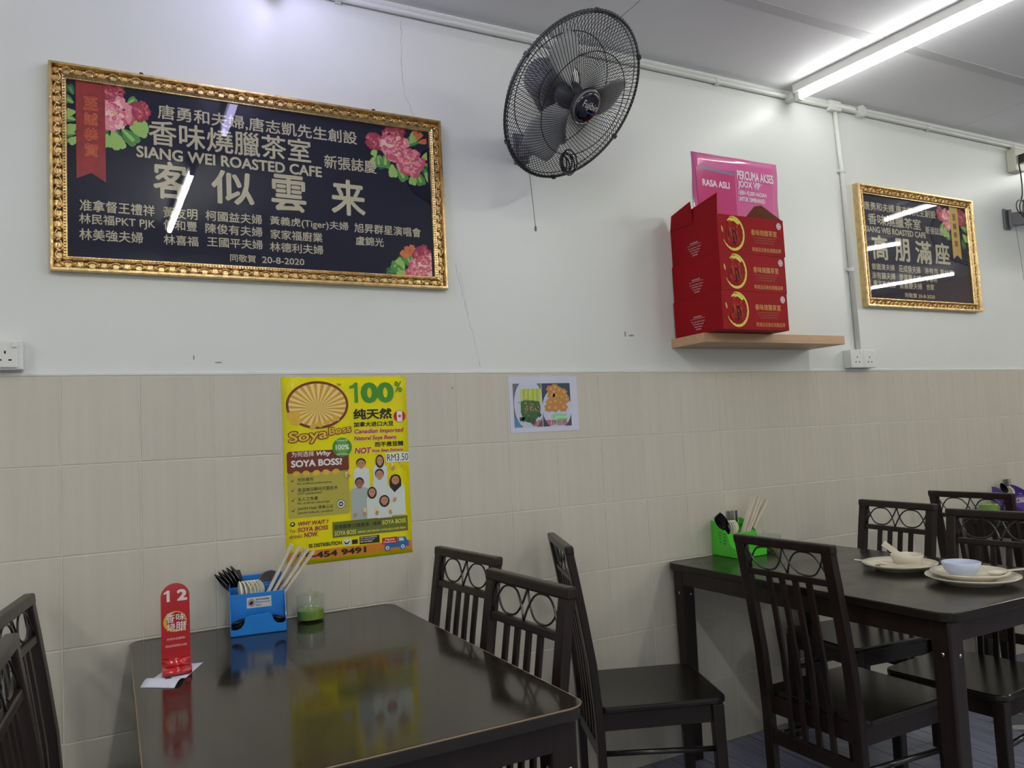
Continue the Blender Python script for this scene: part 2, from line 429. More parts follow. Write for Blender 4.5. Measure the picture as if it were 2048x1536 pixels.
# ------------------------------------------------------------------ conduits and sockets
cd = thing('ceiling_conduit', 'white plastic conduit pipe running along the wall under the ceiling', 'conduit', (0, 0, 0))
MB().tube([(XL + .01, -.013, 2.795), (XR - .01, -.013, 2.795)], .0115, 12).build('pipe', PVC, cd, smooth=True)
for x in (-1.8, -.6, .83, 2.52, 3.98, 5.3, 6.6):
    MB().tube([(x - .009, -.013, 2.795), (x + .009, -.013, 2.795)], .0145, 12).box(x - .009, x + .009, -.012, 0, 2.778, 2.812).build('clip', PVC, cd, smooth=False)
MB().box(3.22, 3.30, -.03, -.0003, 2.772, 2.822).tube([(3.25, -.018, 2.80), (3.4, -.018, 2.80)], .016, 12).build('tee_joint', PVC, cd, bevel=.004)
MB().lathe([(.028, 0), (.03, .004), (.03, .03), (.026, .034)], 24, Matrix.Translation((3.45, -.0005, 2.80)) @ Matrix.Rotation(PI / 2, 4, 'X')).build('junction_box', PVC, cd)
MB().lathe([(.022, 0), (.024, .004), (.024, .05), (.02, .054)], 24, Matrix.Translation((2.965, -.0005, 2.79)) @ Matrix.Rotation(PI / 2, 4, 'X')).build('junction_box', PVC, cd)
vd = thing('wall_conduit', 'white vertical conduit pipe between ceiling and the twin sockets', 'conduit', (3.285, 0, 1.6))
MB().tube([(-.016, -.013, 1.17), (.0, -.013, .9), (.012, -.013, 0.0)], .0115, 12).build('pipe', PVC, vd, smooth=True)
for z, x in ((.88, 0), (.395, .008)):
    MB().tube([(x, -.013, z - .009), (x, -.013, z + .009)], .0145, 12).box(x - .024, x + .024, -.012, 0, z - .006, z + .006).build('clip', PVC, vd)
def socket_face(par, x, z, y, w_=.086, h_=.086):
    MB().box(x, x + w_, y - .008, y, z, z + h_).build('face_plate', SOCK, par, bevel=.003)
    for (hx, hz, a, b) in ((.043, .050, .0022, .0042), (.031, .027, .0042, .0022), (.055, .027, .0042, .0022)):
        MB().box(x + hx - a, x + hx + a, y - .0084, y - .007, z + hz - b, z + hz + b).build('pin_hole', DARKHOLE, par)
    MB().box(x + .062, x + .074, y - .012, y - .0075, z + .066, z + .08).build('switch', mat('rocker', (240, 241, 238), .3), par, bevel=.0015)
sk = thing('wall_socket', 'white twin wall socket below the vertical conduit pipe', 'socket', (3.2, 0, 1.518))
MB().box(0, .172, -.038, -.0002, 0, .086).build('back_box', SOCK, sk, bevel=.003)
socket_face(sk, -.0, 0, -.038); socket_face(sk, .0862, 0, -.038)
sl = thing('wall_socket', 'white double wall socket at the left picture edge above the tiles', 'socket', (-.251, 0, 1.521))
MB().box(0, .166, -.036, -.0002, 0, .083).build('back_box', SOCK, sl, bevel=.004)
MB().box(.006, .154, -.042, -.0355, .005, .078).build('face_plate', SOCK, sl, bevel=.003)
for cx in (.045, .125):
    for (hx, hz, a, b) in ((0, .045, .002, .0038), (-.0115, .024, .0038, .002), (.0115, .024, .0038, .002)):
        MB().box(cx + hx - a, cx + hx + a, -.0424, -.041, hz - b + .002, hz + b + .002).build('pin_hole', DARKHOLE, sl)
    MB().box(cx + .016, cx + .028, -.047, -.0415, .06, .0745).build('switch', SOCK, sl, bevel=.0015)
fs = thing('fan_outlet_box', 'cream outlet box with a black plug below the conduit at far right', 'socket', (4.69, 0, 2.64))
MB().box(0, .1, -.05, -.0002, 0, .13).build('box', mat('cream_box', (214, 212, 196), .4), fs, bevel=.006)
MB().tube([(.045, -.016, .12), (.045, -.016, .158)], .013, 12).build('pipe', PVC, fs, smooth=True)
pl = tag(MB().box(0, .045, -.04, 0, 0, .05).build('plug', BLK, None, bevel=.006), 'black plug in the cream outlet box at far right', 'plug')
pl.location = (4.715, -.0505, 2.68)

# ------------------------------------------------------------------ framed signs
GOLD = mat('gold_leaf', (216, 188, 136), .25, metal=1.0, noise=.22, nscale=40, bump=.5, bscale=180)
GOLDS = mat('gold_side', (178, 128, 48), .35, metal=.9)
NAVY = mat('navy_print', (9, 11, 40), .6, spec=.2)
CREAM = mat('cream_letters', (186, 178, 150), .6)
PANE = glass_mat('picture_glass', edge=1.5)
def frame_rail(mb, L, W, D, mat4):
    """rail along +x, length L, mitred; width W inward (+y), depth D toward viewer (+z)"""
    prof = [(0, 0), (0, D * .82), (.003, D), (.009, D), (.011, D * .86), (.015, D * .52), (.029, D * .52), (.034, D * .80), (.036, D * .74), (.041, D * .62), (.044, D * .62), (W, D * .5), (W, 0)]
    v = []; f = []; n = len(prof)
    for k, (a, b) in enumerate(prof): v.append((a, a, b))
    for k, (a, b) in enumerate(prof): v.append((L - a, a, b))
    for k in range(n): f.append((k, n + k, n + (k + 1) % n, (k + 1) % n))
    mb.add(v, f, mat4)
def carve(mb, L, D, mat4, step=.030):
    n = int((L - .06) / step); st = (L - .06) / n
    for i in range(n + 1):
        x = .03 + i * st
        # leaf bud
        M1 = mat4 @ Matrix.Translation((x, .022, D * .62)) @ Matrix.Rotation(.7 if i % 2 else -.7, 4, 'Z') @ Matrix.Diagonal((.0105, .0056, .0062, 1))
        mb.lathe([(.3, -.9), (1, -.1), (.75, .6), (.25, 1)], 6, M1)
        # wavy stem
        if i < n:
            pts = [(x + st * t, .022 + .0085 * math.sin(PI * (i + t)), D * .70 + .0015) for t in (0, .25, .5, .75, 1)]
            mb.tube([mat4 @ Vector(p) for p in pts], .0022, 4)
def beads(mb, L, D, mat4, step=.0085):
    n = int((L - .085) / step)
    for i in range(n + 1):
        x = .0425 + i * (L - .085) / n
        M1 = mat4 @ Matrix.Translation((x, .0385, D * .72)) @ Matrix.Diagonal((.0032, .0032, .0032, 1))
        mb.add([(1, 0, 0), (0, 1, 0), (-1, 0, 0), (0, -1, 0), (0, 0, 1)], [(0, 1, 4), (1, 2, 4), (2, 3, 4), (3, 0, 4)], M1)
def picture_frame(t, W, Hh, D=.03, Wd=.046):
    """local origin = lower left, facing -y"""
    base = Matrix(((1, 0, 0, 0), (0, 0, -1, 0), (0, 1, 0, 0), (0, 0, 0, 1)))      # (x,y,z)->(x,-z,y)
    sides = [(W, Matrix.Identity(4)), (Hh, Matrix.Translation((W, 0, 0)) @ Matrix.Rotation(PI / 2, 4, 'Z')), (W, Matrix.Translation((W, Hh, 0)) @ Matrix.Rotation(PI, 4, 'Z')), (Hh, Matrix.Translation((0, Hh, 0)) @ Matrix.Rotation(-PI / 2, 4, 'Z'))]
    for L, m4 in sides:
        mb = MB(); frame_rail(mb, L, Wd, D, base @ m4); r = mb.build('frame_rail', GOLD, t)
        mc = MB(); carve(mc, L, D, base @ m4); mc.build('carved_scroll', GOLD, r, smooth=True)
        mb2 = MB(); beads(mb2, L, D, base @ m4); mb2.build('bead_row', GOLD, r)
    MB().box(.04, W - .04, -.010, -.002, .04, Hh - .04).build('backing_print', NAVY, t)
    MB().add([(.043, -.0138, .043), (W - .043, -.0138, .043), (W - .043, -.0138, Hh - .043), (.043, -.0138, Hh - .043)], [(0, 1, 2, 3)]).build('glass_pane', PANE, t)
    for hx in (.2 * W, .8 * W):
        MB().prism([(hx - .011, Hh), (hx + .011, Hh), (hx + .004, Hh + .014), (hx - .004, Hh + .014)], .002, .005, plane_fr((0, 0, 0), (1, 0, 0), (0, 0, 1))).build('hanging_tab', mat('tab', (50, 44, 50), .5, metal=.6), t)
PETALS = [mat('petal_deep', (150, 34, 62), .6), mat('petal_rose', (196, 78, 100), .6), mat('petal_pink', (222, 138, 146), .6), mat('petal_pale', (240, 190, 184), .6)]
LEAFS = [mat('leaf_dark', (28, 92, 48), .6), mat('leaf_mid', (70, 140, 60), .6), mat('leaf_light', (150, 190, 96), .6)]
def petal(cx, cy, a, L, w_):
    P = []
    for k in range(9):
        t = k / 8; rr = L * t; ww = w_ * math.sin(PI * min(1, t * .62 + .06)) * (1 + .12 * (k % 2))
        P.append((rr, ww))
    pts = P + [(L * 1.04, w_ * .25), (L * .97, 0), (L * 1.04, -w_ * .25)] + [(x, -y) for x, y in reversed(P)]
    return [(cx + x * math.cos(a) - y * math.sin(a), cy + x * math.sin(a) + y * math.cos(a)) for x, y in pts]
def clip_poly(poly, x0, y0, x1, y1):
    def cl(P, ins, isec):
        o = []
        for i in range(len(P)):
            a, b = P[i - 1], P[i]
            if ins(b):
                if not ins(a): o.append(isec(a, b))
                o.append(b)
            elif ins(a): o.append(isec(a, b))
        return o
    for ax, lim, sg in ((0, x0, 1), (0, x1, -1), (1, y0, 1), (1, y1, -1)):
        ins = lambda p, ax=ax, lim=lim, sg=sg: (p[ax] - lim) * sg >= 0
        def isec(a, b, ax=ax, lim=lim):
            t = (lim - a[ax]) / (b[ax] - a[ax]); return (a[0] + (b[0] - a[0]) * t, a[1] + (b[1] - a[1]) * t)
        poly = cl(poly, ins, isec)
        if len(poly) < 3: return []
    return poly
def peony(par, fr, cx, cy, r, d, shades=(0, 1, 2, 3), clip=None, seed=0):
    rnd = random.Random(seed); by = {}
    for lay in range(7):
        n = (15, 14, 13, 12, 10, 8, 5)[lay]; rl = r * (1.04, .90, .76, .62, .46, .32, .18)[lay]
        ox, oy = rnd.uniform(-.05, .05) * r, rnd.uniform(-.06, .06) * r
        for k in range(n):
            a = 2 * PI * k / n + lay * .37 + rnd.uniform(-.16, .16); L = rl * rnd.uniform(.78, 1.12)
            p = petal(cx + ox, cy + oy, a, L, L * (.24 + .05 * rnd.random()))
            if clip: p = clip_poly(p, *clip)
            s = shades[(lay + k) % len(shades)] if lay else shades[k % 2]
            if len(p) > 2: by.setdefault(s, []).append((p, d + lay * .0001 + (k % 4) * .00002))
            q = petal(cx + ox, cy + oy, a + .05, L * .8, L * .10)
            if clip: q = clip_poly(q, *clip)
            if len(q) > 2: by.setdefault(min(3, s + 1), []).append((q, d + lay * .0001 + (k % 4) * .00002 + .00001))
    root = None
    for s, L_ in by.items():
        mb = MB()
        for p, dd in L_: mb.sheet(p, dd, fr)
        o = mb.build('peony' if root is None else 'petals', PETALS[s], par)
        if root is None: root = o; par = o if par.parent is None else par
    mb = MB()
    for k in range(7): mb.sheet(ell(cx + rnd.uniform(-.1, .1) * r, cy + rnd.uniform(-.1, .1) * r, r * .035, r * .05, 7), d + .0008, fr)
    mb.build('petals', mat('stamen', (226, 190, 90), .6), par)
    return root
def leaves(par, fr, items, d, clip=None):
    """items: (x,z,angle,length,shade)"""
    for sh in (0, 1, 2):
        mb = MB()
        for q_, (x, z, a, L, s) in enumerate(items):
            if s == sh:
                p = petal(x, z, a, L, L * .34)
                if clip: p = clip_poly(p, *clip)
                if len(p) > 2: mb.sheet(p, d + sh * .00004 + q_ * .000012, fr)
            elif s + 1 == sh:      # lighter midrib of the darker leaves
                p = petal(x, z, a, L * .8, L * .10)
                if clip: p = clip_poly(p, *clip)
                if len(p) > 2: mb.sheet(p, d + sh * .00004 + q_ * .000012, fr)
        if mb.f: mb.build('leaves', LEAFS[sh], par)

s1 = thing('framed_sign', 'large navy sign with Chinese lettering and red ribbon in a carved gold frame', 'sign', (-.022, 0, 1.802), group=None)
picture_frame(s1, 1.206, .610)
fr1 = FACEY(-.022, -.0102, 1.802)
F1T=[
  ('唐勇和夫婦,唐志凱先生創設', 0.262, 2.286, 0.879, 2.333), ('香味燒臘茶室', 0.236, 2.203, 0.721, 2.283), ('SIANG WEI ROASTED CAFE', 0.202, 2.160, 0.755, 2.196),
  ('新張誌慶', 0.764, 2.194, 0.944, 2.240), ('客', 0.246, 2.04, 0.342, 2.157), ('似', 0.41, 2.041, 0.538, 2.149), ('雲', 0.59, 2.034, 0.701, 2.156), ('来', 0.783, 2.039, 0.9, 2.162),
  ('准拿督王禮祥', 0.053, 1.983, 0.249, 2.018), ('林民福PKT PJK', 0.051, 1.941, 0.25, 1.976), ('林美強夫婦', 0.051, 1.898, 0.216, 1.932), ('黃友明', 0.272, 1.982, 0.368, 2.017),
  ('傅和豐', 0.272, 1.946, 0.366, 1.977), ('林喜福', 0.272, 1.9, 0.369, 1.931), ('柯國益夫婦', 0.391, 1.984, 0.559, 2.016), ('陳俊有夫婦', 0.39, 1.944, 0.559, 1.976), ('王國平夫婦', 0.394, 1.903, 0.559, 1.934),
  ('黃義虎(Tiger)夫婦', 0.583, 1.983, 0.838, 2.016), ('家家福廚業', 0.584, 1.941, 0.75, 1.973), ('林德利夫婦', 0.581, 1.9, 0.751, 1.931), ('旭昇群星演唱會', 0.858, 1.984, 1.096, 2.017), ('盧錦光', 0.861, 1.941, 0.959, 1.972),
  ('同敬賀', 0.46, 1.86, 0.537, 1.884), ('20-8-2020', 0.556, 1.861, 0.688, 1.882)]
for i, (b, x0, z0, x1, z1) in enumerate(F1T):
    text(b, x0, z0, x1, z1, .0006, fr1, CREAM, s1, bold=.022 if i in (4, 5, 6, 7) else .03 if i == 2 else .014)
CL1 = (.024, 1.846, 1.131, 2.366)
leaves(s1, fr1, [(.04, 2.30, 2.6, .035, 1), (.045, 2.275, 3.4, .04, 2), (.045, 2.25, 2.9, .04, 1), (.05, 2.235, 3.7, .04, 2), (.045, 2.21, 3.2, .035, 1), (.05, 2.20, 3.9, .03, 2), (.04, 2.325, 2.0, .03, 0),
                 (.12, 2.24, -1.9, .05, 1), (.14, 2.23, -1.2, .055, 2), (.165, 2.24, -.8, .055, 1), (.185, 2.25, -.3, .05, 2), (.15, 2.24, -1.6, .06, 0), (.19, 2.27, -.9, .05, 1), (.205, 2.29, -1.2, .05, 2), (.18, 2.32, .7, .03, 1), (.125, 2.22, -1.5, .04, 2), (.13, 2.24, -2.2, .04, 0)], .0004, CL1)
peony(s1, fr1, .148, 2.283, .05, .0010, (1, 2, 2, 3), CL1, 1)
peony(s1, fr1, .137, 2.340, .036, .0007, (0, 0, 1, 0), CL1, 2)
peony(s1, fr1, .213, 2.302, .030, .0009, (0, 0, 1, 0), CL1, 3)
leaves(s1, fr1, [(.98, 2.27, -1.7, .05, 1), (.96, 2.26, -2.3, .045, 2), (.99, 2.25, -2.6, .05, 0), (1.0, 2.235, -1.5, .045, 2), (1.02, 2.225, -1.0, .05, 1), (1.10, 2.24, -.6, .045, 0), (1.09, 2.22, -1.2, .05, 1), (1.11, 2.27, .4, .04, 2), (1.12, 2.25, -.2, .04, 1), (1.08, 2.21, -1.8, .04, 2), (1.05, 2.31, .6, .05, 1), (1.07, 2.32, 1.0, .045, 2), (1.06, 2.33, .2, .05, 0), (.945, 2.285, -2.0, .03, 2), (.95, 2.26, -1.5, .04, 1), (1.12, 2.22, -.9, .04, 2)], .0004, CL1)
peony(s1, fr1, 1.012, 2.303, .05, .0010, (1, 2, 1, 3), CL1, 4)
peony(s1, fr1, 1.068, 2.25, .048, .0012, (1, 2, 1, 2), CL1, 5)
peony(s1, fr1, .938, 2.306, .030, .0009, (0, 0, 1, 0), CL1, 6)
peony(s1, fr1, 1.012, 2.348, .040, .0007, (0, 0, 0, 1), CL1, 7)
ORG = mat('orange_leaf', (206, 104, 56), .6)
for (x, z, a) in ((1.09, 2.335, .8), (1.10, 2.325, .3), (1.085, 2.345, 1.3)): patch('leaves', clip_poly(petal(x, z, a, .035, .009), *CL1), .0011, fr1, ORG, s1)
leaves(s1, fr1, [(1.03, 1.865, 2.8, .05, 1), (1.03, 1.87, 2.2, .04, 2), (1.0, 1.855, 3.0, .035, 0), (1.05, 1.89, 1.9, .05, 1), (1.06, 1.90, 1.2, .045, 2), (1.04, 1.86, 3.6, .04, 2), (1.05, 1.88, 2.4, .05, 0), (1.03, 1.85, 2.5, .04, 1)], .0004, CL1)
peony(s1, fr1, 1.082, 1.862, .046, .0010, (1, 2, 1, 2), CL1, 8)
peony(s1, fr1, 1.118, 1.885, .044, .0012, (1, 2, 1, 3), CL1, 9)
peony(s1, fr1, 1.10, 1.917, .036, .0008, (0, 0, 0, 1), CL1, 10)
for (x, z, a) in ((1.05, 1.915, 1.9), (1.045, 1.905, 2.4), (1.055, 1.92, 1.4)): patch('leaves', clip_poly(petal(x, z, a, .035, .009), *CL1), .0011, fr1, ORG, s1)
RIB = mat('ribbon_red', (142, 22, 26), .6, noise=.25, nscale=60)
rb = patch('ribbon', [(.046, 2.366), (.121, 2.366), (.121, 2.073), (.0835, 2.097), (.046, 2.077)], .0016, fr1, RIB, s1)
ORT = mat('orange_outline', (226, 132, 58), .6); REDT = mat('ribbon_letter', (150, 26, 24), .6)
for k, ch in enumerate('至誠恭賀'):
    z = 2.285 - .0465 * k
    text(ch, .066, z, .102, z + .039, .0019, fr1, ORT, rb, bold=.03)
    text(ch, .066, z, .102, z + .039, .0023, fr1, REDT, rb, bold=.0, grow=-.0010)

s2 = thing('framed_sign', 'smaller navy sign with yellow ribbon in a gold frame beyond the conduit', 'sign', (3.366, 0, 1.818))
picture_frame(s2, .912, .608, D=.036)
fr2 = FACEY(3.366, -.0102, 1.818)
F2T=[('唐勇和夫婦,唐志凱先生創設', 3.425, 2.304, 3.984, 2.348), ('香味燒臘茶室', 3.447, 2.233, 3.853, 2.290), ('SIANG WEI ROASTED CAFE', 3.423, 2.193, 3.886, 2.224), ('新張誌慶', 3.888, 2.219, 4.038, 2.259),
  ('高', 3.461, 2.057, 3.578, 2.182), ('朋', 3.628, 2.058, 3.745, 2.178), ('滿', 3.791, 2.057, 3.921, 2.178), ('座', 3.946, 2.063, 4.072, 2.180),
  ('曾國清夫婦', 3.448, 2.006, 3.616, 2.038), ('莊成發夫婦', 3.649, 2.005, 3.817, 2.041), ('涂有用 曾幼弟', 3.85, 2.007, 4.087, 2.039), ('涂有鎮夫婦', 3.442, 1.961, 3.616, 1.996), ('廖偉靈夫婦', 3.645, 1.961, 3.818, 1.995), ('李喜明', 3.851, 1.964, 3.946, 1.995),
  ('黃文來夫婦', 3.447, 1.920, 3.611, 1.954), ('曾嘉慶夫婦', 3.645, 1.92, 3.819, 1.954), ('合家', 3.853, 1.922, 3.917, 1.954), ('同敬賀 20-8-2020', 3.679, 1.876, 3.915, 1.9)]
for i, (b, x0, z0, x1, z1) in enumerate(F2T):
    text(b, x0, z0, x1, z1, .0006, fr2, CREAM, s2, bold=.026 if i in (4, 5, 6, 7) else .03 if i == 2 else .014)
CL2 = (3.41, 1.862, 4.234, 2.382)
leaves(s2, fr2, [(4.04, 2.29, -2.0, .05, 1), (4.05, 2.27, -1.5, .055, 2), (4.08, 2.25, -1.7, .05, 1), (4.03, 2.34, 2.0, .04, 0), (4.19, 2.28, -.3, .05, 1), (4.2, 2.24, -.8, .05, 2), (4.19, 2.21, -1.2, .05, 0), (4.21, 2.30, .6, .04, 1)], .0004, CL2)
peony(s2, fr2, 4.085, 2.315, .055, .0010, (1, 2, 2, 3), CL2, 11)
peony(s2, fr2, 4.02, 2.335, .035, .0008, (0, 0, 1, 0), CL2, 12)
peony(s2, fr2, 4.2, 2.33, .045, .0008, (0, 0, 1, 0), CL2, 13)
r2 = patch('ribbon', [(4.10, 2.381), (4.171, 2.381), (4.171, 2.098), (4.1355, 2.122), (4.10, 2.098)], .0016, fr2, mat('ribbon_gold', (190, 152, 44), .5), s2)
for k, ch in enumerate('至誠恭賀'):
    z = 2.31 - .048 * k
    text(ch, 4.12, z, 4.15, z + .034, .0019, fr2, mat('ribbon_brown_letter', (112, 60, 20), .6), r2, bold=.03)

# ------------------------------------------------------------------ yellow poster on the tiles
PC = {'green': mat('p_green', (62, 140, 34), .5), 'black': mat('p_black', (18, 18, 16), .5), 'red': mat('p_red', (178, 24, 32), .5), 'pen': mat('p_pen', (24, 24, 26), .5), 'white': mat('p_white', (232, 232, 226), .5),
      'dk': mat('p_dark', (34, 32, 20), .5), 'mag': mat('p_magenta', (156, 20, 76), .5), 'lt': mat('p_pale_yellow', (232, 226, 110), .5), 'brown': mat('p_brown', (112, 40, 24), .5), 'olive': mat('p_olive', (176, 168, 66), .5),
      'dgreen': mat('p_dgreen', (104, 112, 30), .5), 'orange': mat('p_orange', (208, 128, 34), .5), 'blue': mat('p_blue', (36, 104, 170), .5), 'ray': mat('p_ray', (214, 158, 44), .5), 'cream': mat('p_cream', (236, 216, 140), .5),
      'skin': mat('p_skin', (196, 138, 100), .5), 'skin2': mat('p_skin2', (160, 100, 66), .5), 'hair': mat('p_hair', (30, 24, 22), .5), 'shirt': mat('p_shirt', (214, 222, 216), .5), 'shade': mat('p_shirt_shade', (170, 182, 180), .5), 'lips': mat('p_lips', (150, 50, 50), .5)}
po = thing('poster', 'yellow soya drink poster with group of people taped on the tiled wall', 'poster', (.605, -.006, .905))
YEL = mat('poster_yellow', (232, 220, 6), .34, spec=.3, bump=.15, bscale=9)
wv = MB()
def pw(u, v):
    x = u * .413; z = v * .592
    y = -.0010 - .0006 * math.sin(u * 3)
    return (x, y, z)
wv.grid(lambda a, b: pw(a, b), 10, 14)
bs = wv.build('sheet', YEL, po, smooth=True, solid=.0004)
frp = FACEY(.605, -.0020, .905); DD = .0004
PA=[('00', 0.860, 1.409, 0.974, 1.478, 'green'), ('%', 0.977, 1.443, 1.004, 1.481, 'green'), ('纯天然', 0.832, 1.355, 0.964, 1.391, 'black'), ('加拿大进口大豆', 0.832, 1.331, 0.969, 1.348, 'black'),
  ('而不是豆精', 0.901, 1.263, 1.001, 1.279, 'black'), ('为何选择', 0.629, 1.243, 0.7, 1.260, 'white'), ('Why', 0.707, 1.240, 0.754, 1.258, 'white'), ('SOYA BOSS?', 0.627, 1.211, 0.79, 1.233, 'white'),
  ('无防腐剂', 0.645, 1.165, 0.695, 1.177, 'dk'), ('No artificial preservatives', 0.645, 1.154, 0.754, 1.162, 'dk'), ('高温微压瞬间灭菌技术', 0.645, 1.133, 0.772, 1.145, 'dk'), ('UHT pasteurised', 0.645, 1.122, 0.72, 1.131, 'dk'),
  ('无人工色素', 0.644, 1.104, 0.708, 1.116, 'dk'), ('No artificial colourings', 0.644, 1.092, 0.745, 1.101, 'dk'), ('JAKIM Halal 清真认证', 0.643, 1.074, 0.755, 1.086, 'dk'), ('JAKIM HALAL certified', 0.643, 1.062, 0.753, 1.070, 'dk'),
  ('SS DISTRIBUTION', 0.674, 0.956, 0.779, 0.968, 'dk'), ('09-454 9491', 0.637, 0.922, 0.859, 0.941, 'dk'), ('TM', 0.78, 1.467, 0.794, 1.475, 'dk')]
patch('panel', rrect(.614, .812, 1.19, 1.261, .01), DD, frp, PC['brown'], po)
patch('panel', rrect(.614, .81, 1.052, 1.192, .006), DD + .0001, frp, PC['olive'], po)
patch('phone_band', rect(.606, .918, 1.017, .947), DD, frp, PC['orange'], po)
patch('panel', rect(.751, .979, 1.005, 1.029), DD, frp, PC['dgreen'], po)
# sunburst oval badge (the cartoon figure is not reproduced)
ov = patch('oval_badge', ell(.7165, 1.407, .1005, .077, 48), DD, frp, PC['brown'], po)
patch('oval_field', ell(.7165, 1.407, .0925, .069, 48), DD + .0002, frp, PC['cream'], ov)
ry = MB()
for k in range(24):
    a = 2 * PI * k / 24; b_ = a + 2 * PI / 48
    ry.sheet([(.7165, 1.395)] + [(.7165 + .0925 * math.cos(a + (b_ - a) * t), 1.407 + .069 * math.sin(a + (b_ - a) * t)) for t in (0, .5, 1)], DD + .0004, frp)
ry.build('rays', PC['ray'], ov)
for q_, (x, z, rx_, rz_, ro) in enumerate(((.628, 1.372, .011, .014, .3), (.648, 1.374, .012, .015, -.2), (.645, 1.354, .017, .010, 0), (.70, 1.338, .012, .008, .5), (.72, 1.343, .012, .008, -.4), (.745, 1.350, .012, .008, .3), (.775, 1.362, .012, .008, -.5))): patch('soya_bean', ell(x, z, rx_, rz_, 18, rot=ro), DD + .0006 + q_ * .00002, frp, mat('p_bean', (220, 176, 52), .5), ov)
LG = mat('p_logo', (226, 190, 40), .5)
def arcw(u, v):
    return u, v + .035 * ((u - .62) / .2) ** 1.2 * .55 if u > .62 else v
for (b, x0, z0, x1, z1) in (('Soya', .622, 1.279, .745, 1.322), ('Boss', .750, 1.297, .822, 1.320)):
    text(b, x0, z0, x1, z1, DD + .0008, frp, PC['brown'], po, bold=.075, warp=arcw, grow=.0030)
    text(b, x0, z0, x1, z1, DD + .0010, frp, LG, po, bold=.02, warp=arcw)
def one(x0, z0, x1, z1, d, fr, m, par, k=.42):
    w_ = x1 - x0; h_ = z1 - z0
    return patch('lettering', [(x1 - k * w_, z0), (x1, z0), (x1, z1), (x1 - k * w_ * .8, z1), (x1 - k * w_ * 1.3, z1 - .10 * h_), (x0, z1 - .18 * h_), (x0, z1 - .32 * h_), (x1 - k * w_, z1 - .26 * h_)], d, fr, m, par)
one(.822, 1.411, .850, 1.478, DD + .0004, frp, PC['green'], po)
for b, x0, z0, x1, z1, c in PA: text(b, x0, z0, x1, z1, DD + .0004, frp, PC[c], po, bold={'00': .05, '%': .02, '纯天然': .035, 'SOYA BOSS?': .04, 'Why': .04, 'SS DISTRIBUTION': .03, '09-454 9491': .045, '加拿大进口大豆': .03, '而不是豆精': .03}.get(b, .008), shear=.2 if b == 'Why' else 0)
for b, x0, z0, x1, z1 in (('Canadian Imported', 0.833, 1.305, 1.004, 1.324), ('Natural Soya Beans', 0.832, 1.283, 0.977, 1.301), ('NOT', 0.832, 1.243, 0.889, 1.263), ('Soya Bean Extracts', 0.89, 1.243, 1.001, 1.256)):
    text(b, x0, z0, x1, z1, DD + .0003, frp, PC['white'], po, bold=.06, shear=.2, grow=.0008)
    text(b, x0, z0, x1, z1, DD + .0005, frp, PC['red'], po, bold=.035, shear=.2)
for b, x0, z0, x1, z1 in (('WHY WAIT ?', 0.643, 1.027, 0.739, 1.040), ('Try', .615, 1.006, .635, 1.018), ('SOYA BOSS', .641, 1.008, .738, 1.022), ('drinks', .615, .990, .655, 1.002), ('NOW.', .660, .990, .704, 1.005)):
    text(b, x0, z0, x1, z1, DD + .0004, frp, PC['mag'], po, bold=.03 if len(b) != 6 and b != 'Try' else .01, shear=.2)
for b, x0, z0, x1, z1, c in (('豆香醇厚,口感香滑 - 唯有', 0.757, 1.005, 0.912, 1.019, 'dk'), ('SOYA BOSS', 0.916, 1.006, 0.998, 1.020, 'lt'), ('SOYA BOSS', 0.757, 0.985, 0.828, 0.999, 'lt'), ('DRINKS ARE READILY AVAILABLE AND FRESH', 0.833, 0.986, 0.997, 0.993, 'lt')):
    text(b, x0, z0, x1, z1, DD + .0004, frp, PC[c], po, bold=.015, shear=.12 if c == 'lt' else 0)
for z in (1.164, 1.134, 1.103, 1.071):
    patch('tick', [(.623, z + .006), (.626, z + .003), (.629, z), (.637, z + .013), (.629, z + .005)], DD + .0004, frp, PC['red'], po)
for k in range(5):
    patch('soya_bean', ell(.642 + .0315 * k, 1.190, .012, .009, 18, rot=.2 * (-1) ** k), DD + .0005, frp, mat('p_bean', (220, 176, 52), .5), po)
hb = patch('round_mark', ell(.781, 1.085, .014, .014, 28), DD + .0003, frp, PC['dk'], po)
patch('round_mark_inner', ell(.781, 1.085, .0125, .0125, 28), DD + .0005, frp, PC['shirt'], hb)
patch('star', [(.781 + (.010 if k % 2 == 0 else .0062) * math.cos(PI * k / 8), 1.085 + (.010 if k % 2 == 0 else .0062) * math.sin(PI * k / 8)) for k in range(16)], DD + .0007, frp, PC['dk'], hb)
patch('star', ell(.781, 1.085, .0045, .003, 12), DD + .0009, frp, PC['shirt'], hb)
patch('soya_bean', ell(.626, 1.034, .008, .0072, 20), DD + .0003, frp, PC['dk'], po)
patch('soya_bean', ell(.6255, 1.035, .0042, .0032, 14), DD + .0005, frp, PC['lt'], po)
bd = patch('round_badge', ell(.7915, 1.267, .032, .031, 36), DD + .0006, frp, PC['green'], po)
patch('badge_ring', ell(.7915, 1.267, .022, .021, 30), DD + .0008, frp, mat('p_green_light', (96, 164, 60), .5), bd)
text('100%', .770, 1.259, .814, 1.276, DD + .0010, frp, PC['white'], bd, bold=.03)
text('NATURAL', .773, 1.242, .810, 1.248, DD + .0010, frp, PC['white'], bd, bold=.02)
text('GUARANTEE', .773, 1.2865, .810, 1.292, DD + .0010, frp, PC['white'], bd, bold=.02)
fl = patch('flag_badge', ell(.991, 1.362, .021, .020, 32), DD + .0003, frp, PC['red'], po)
patch('flag_field', clip_poly(ell(.991, 1.362, .0195, .0185, 32), .9815, 1.3, 1.0005, 1.4), DD + .0005, frp, PC['white'], fl)
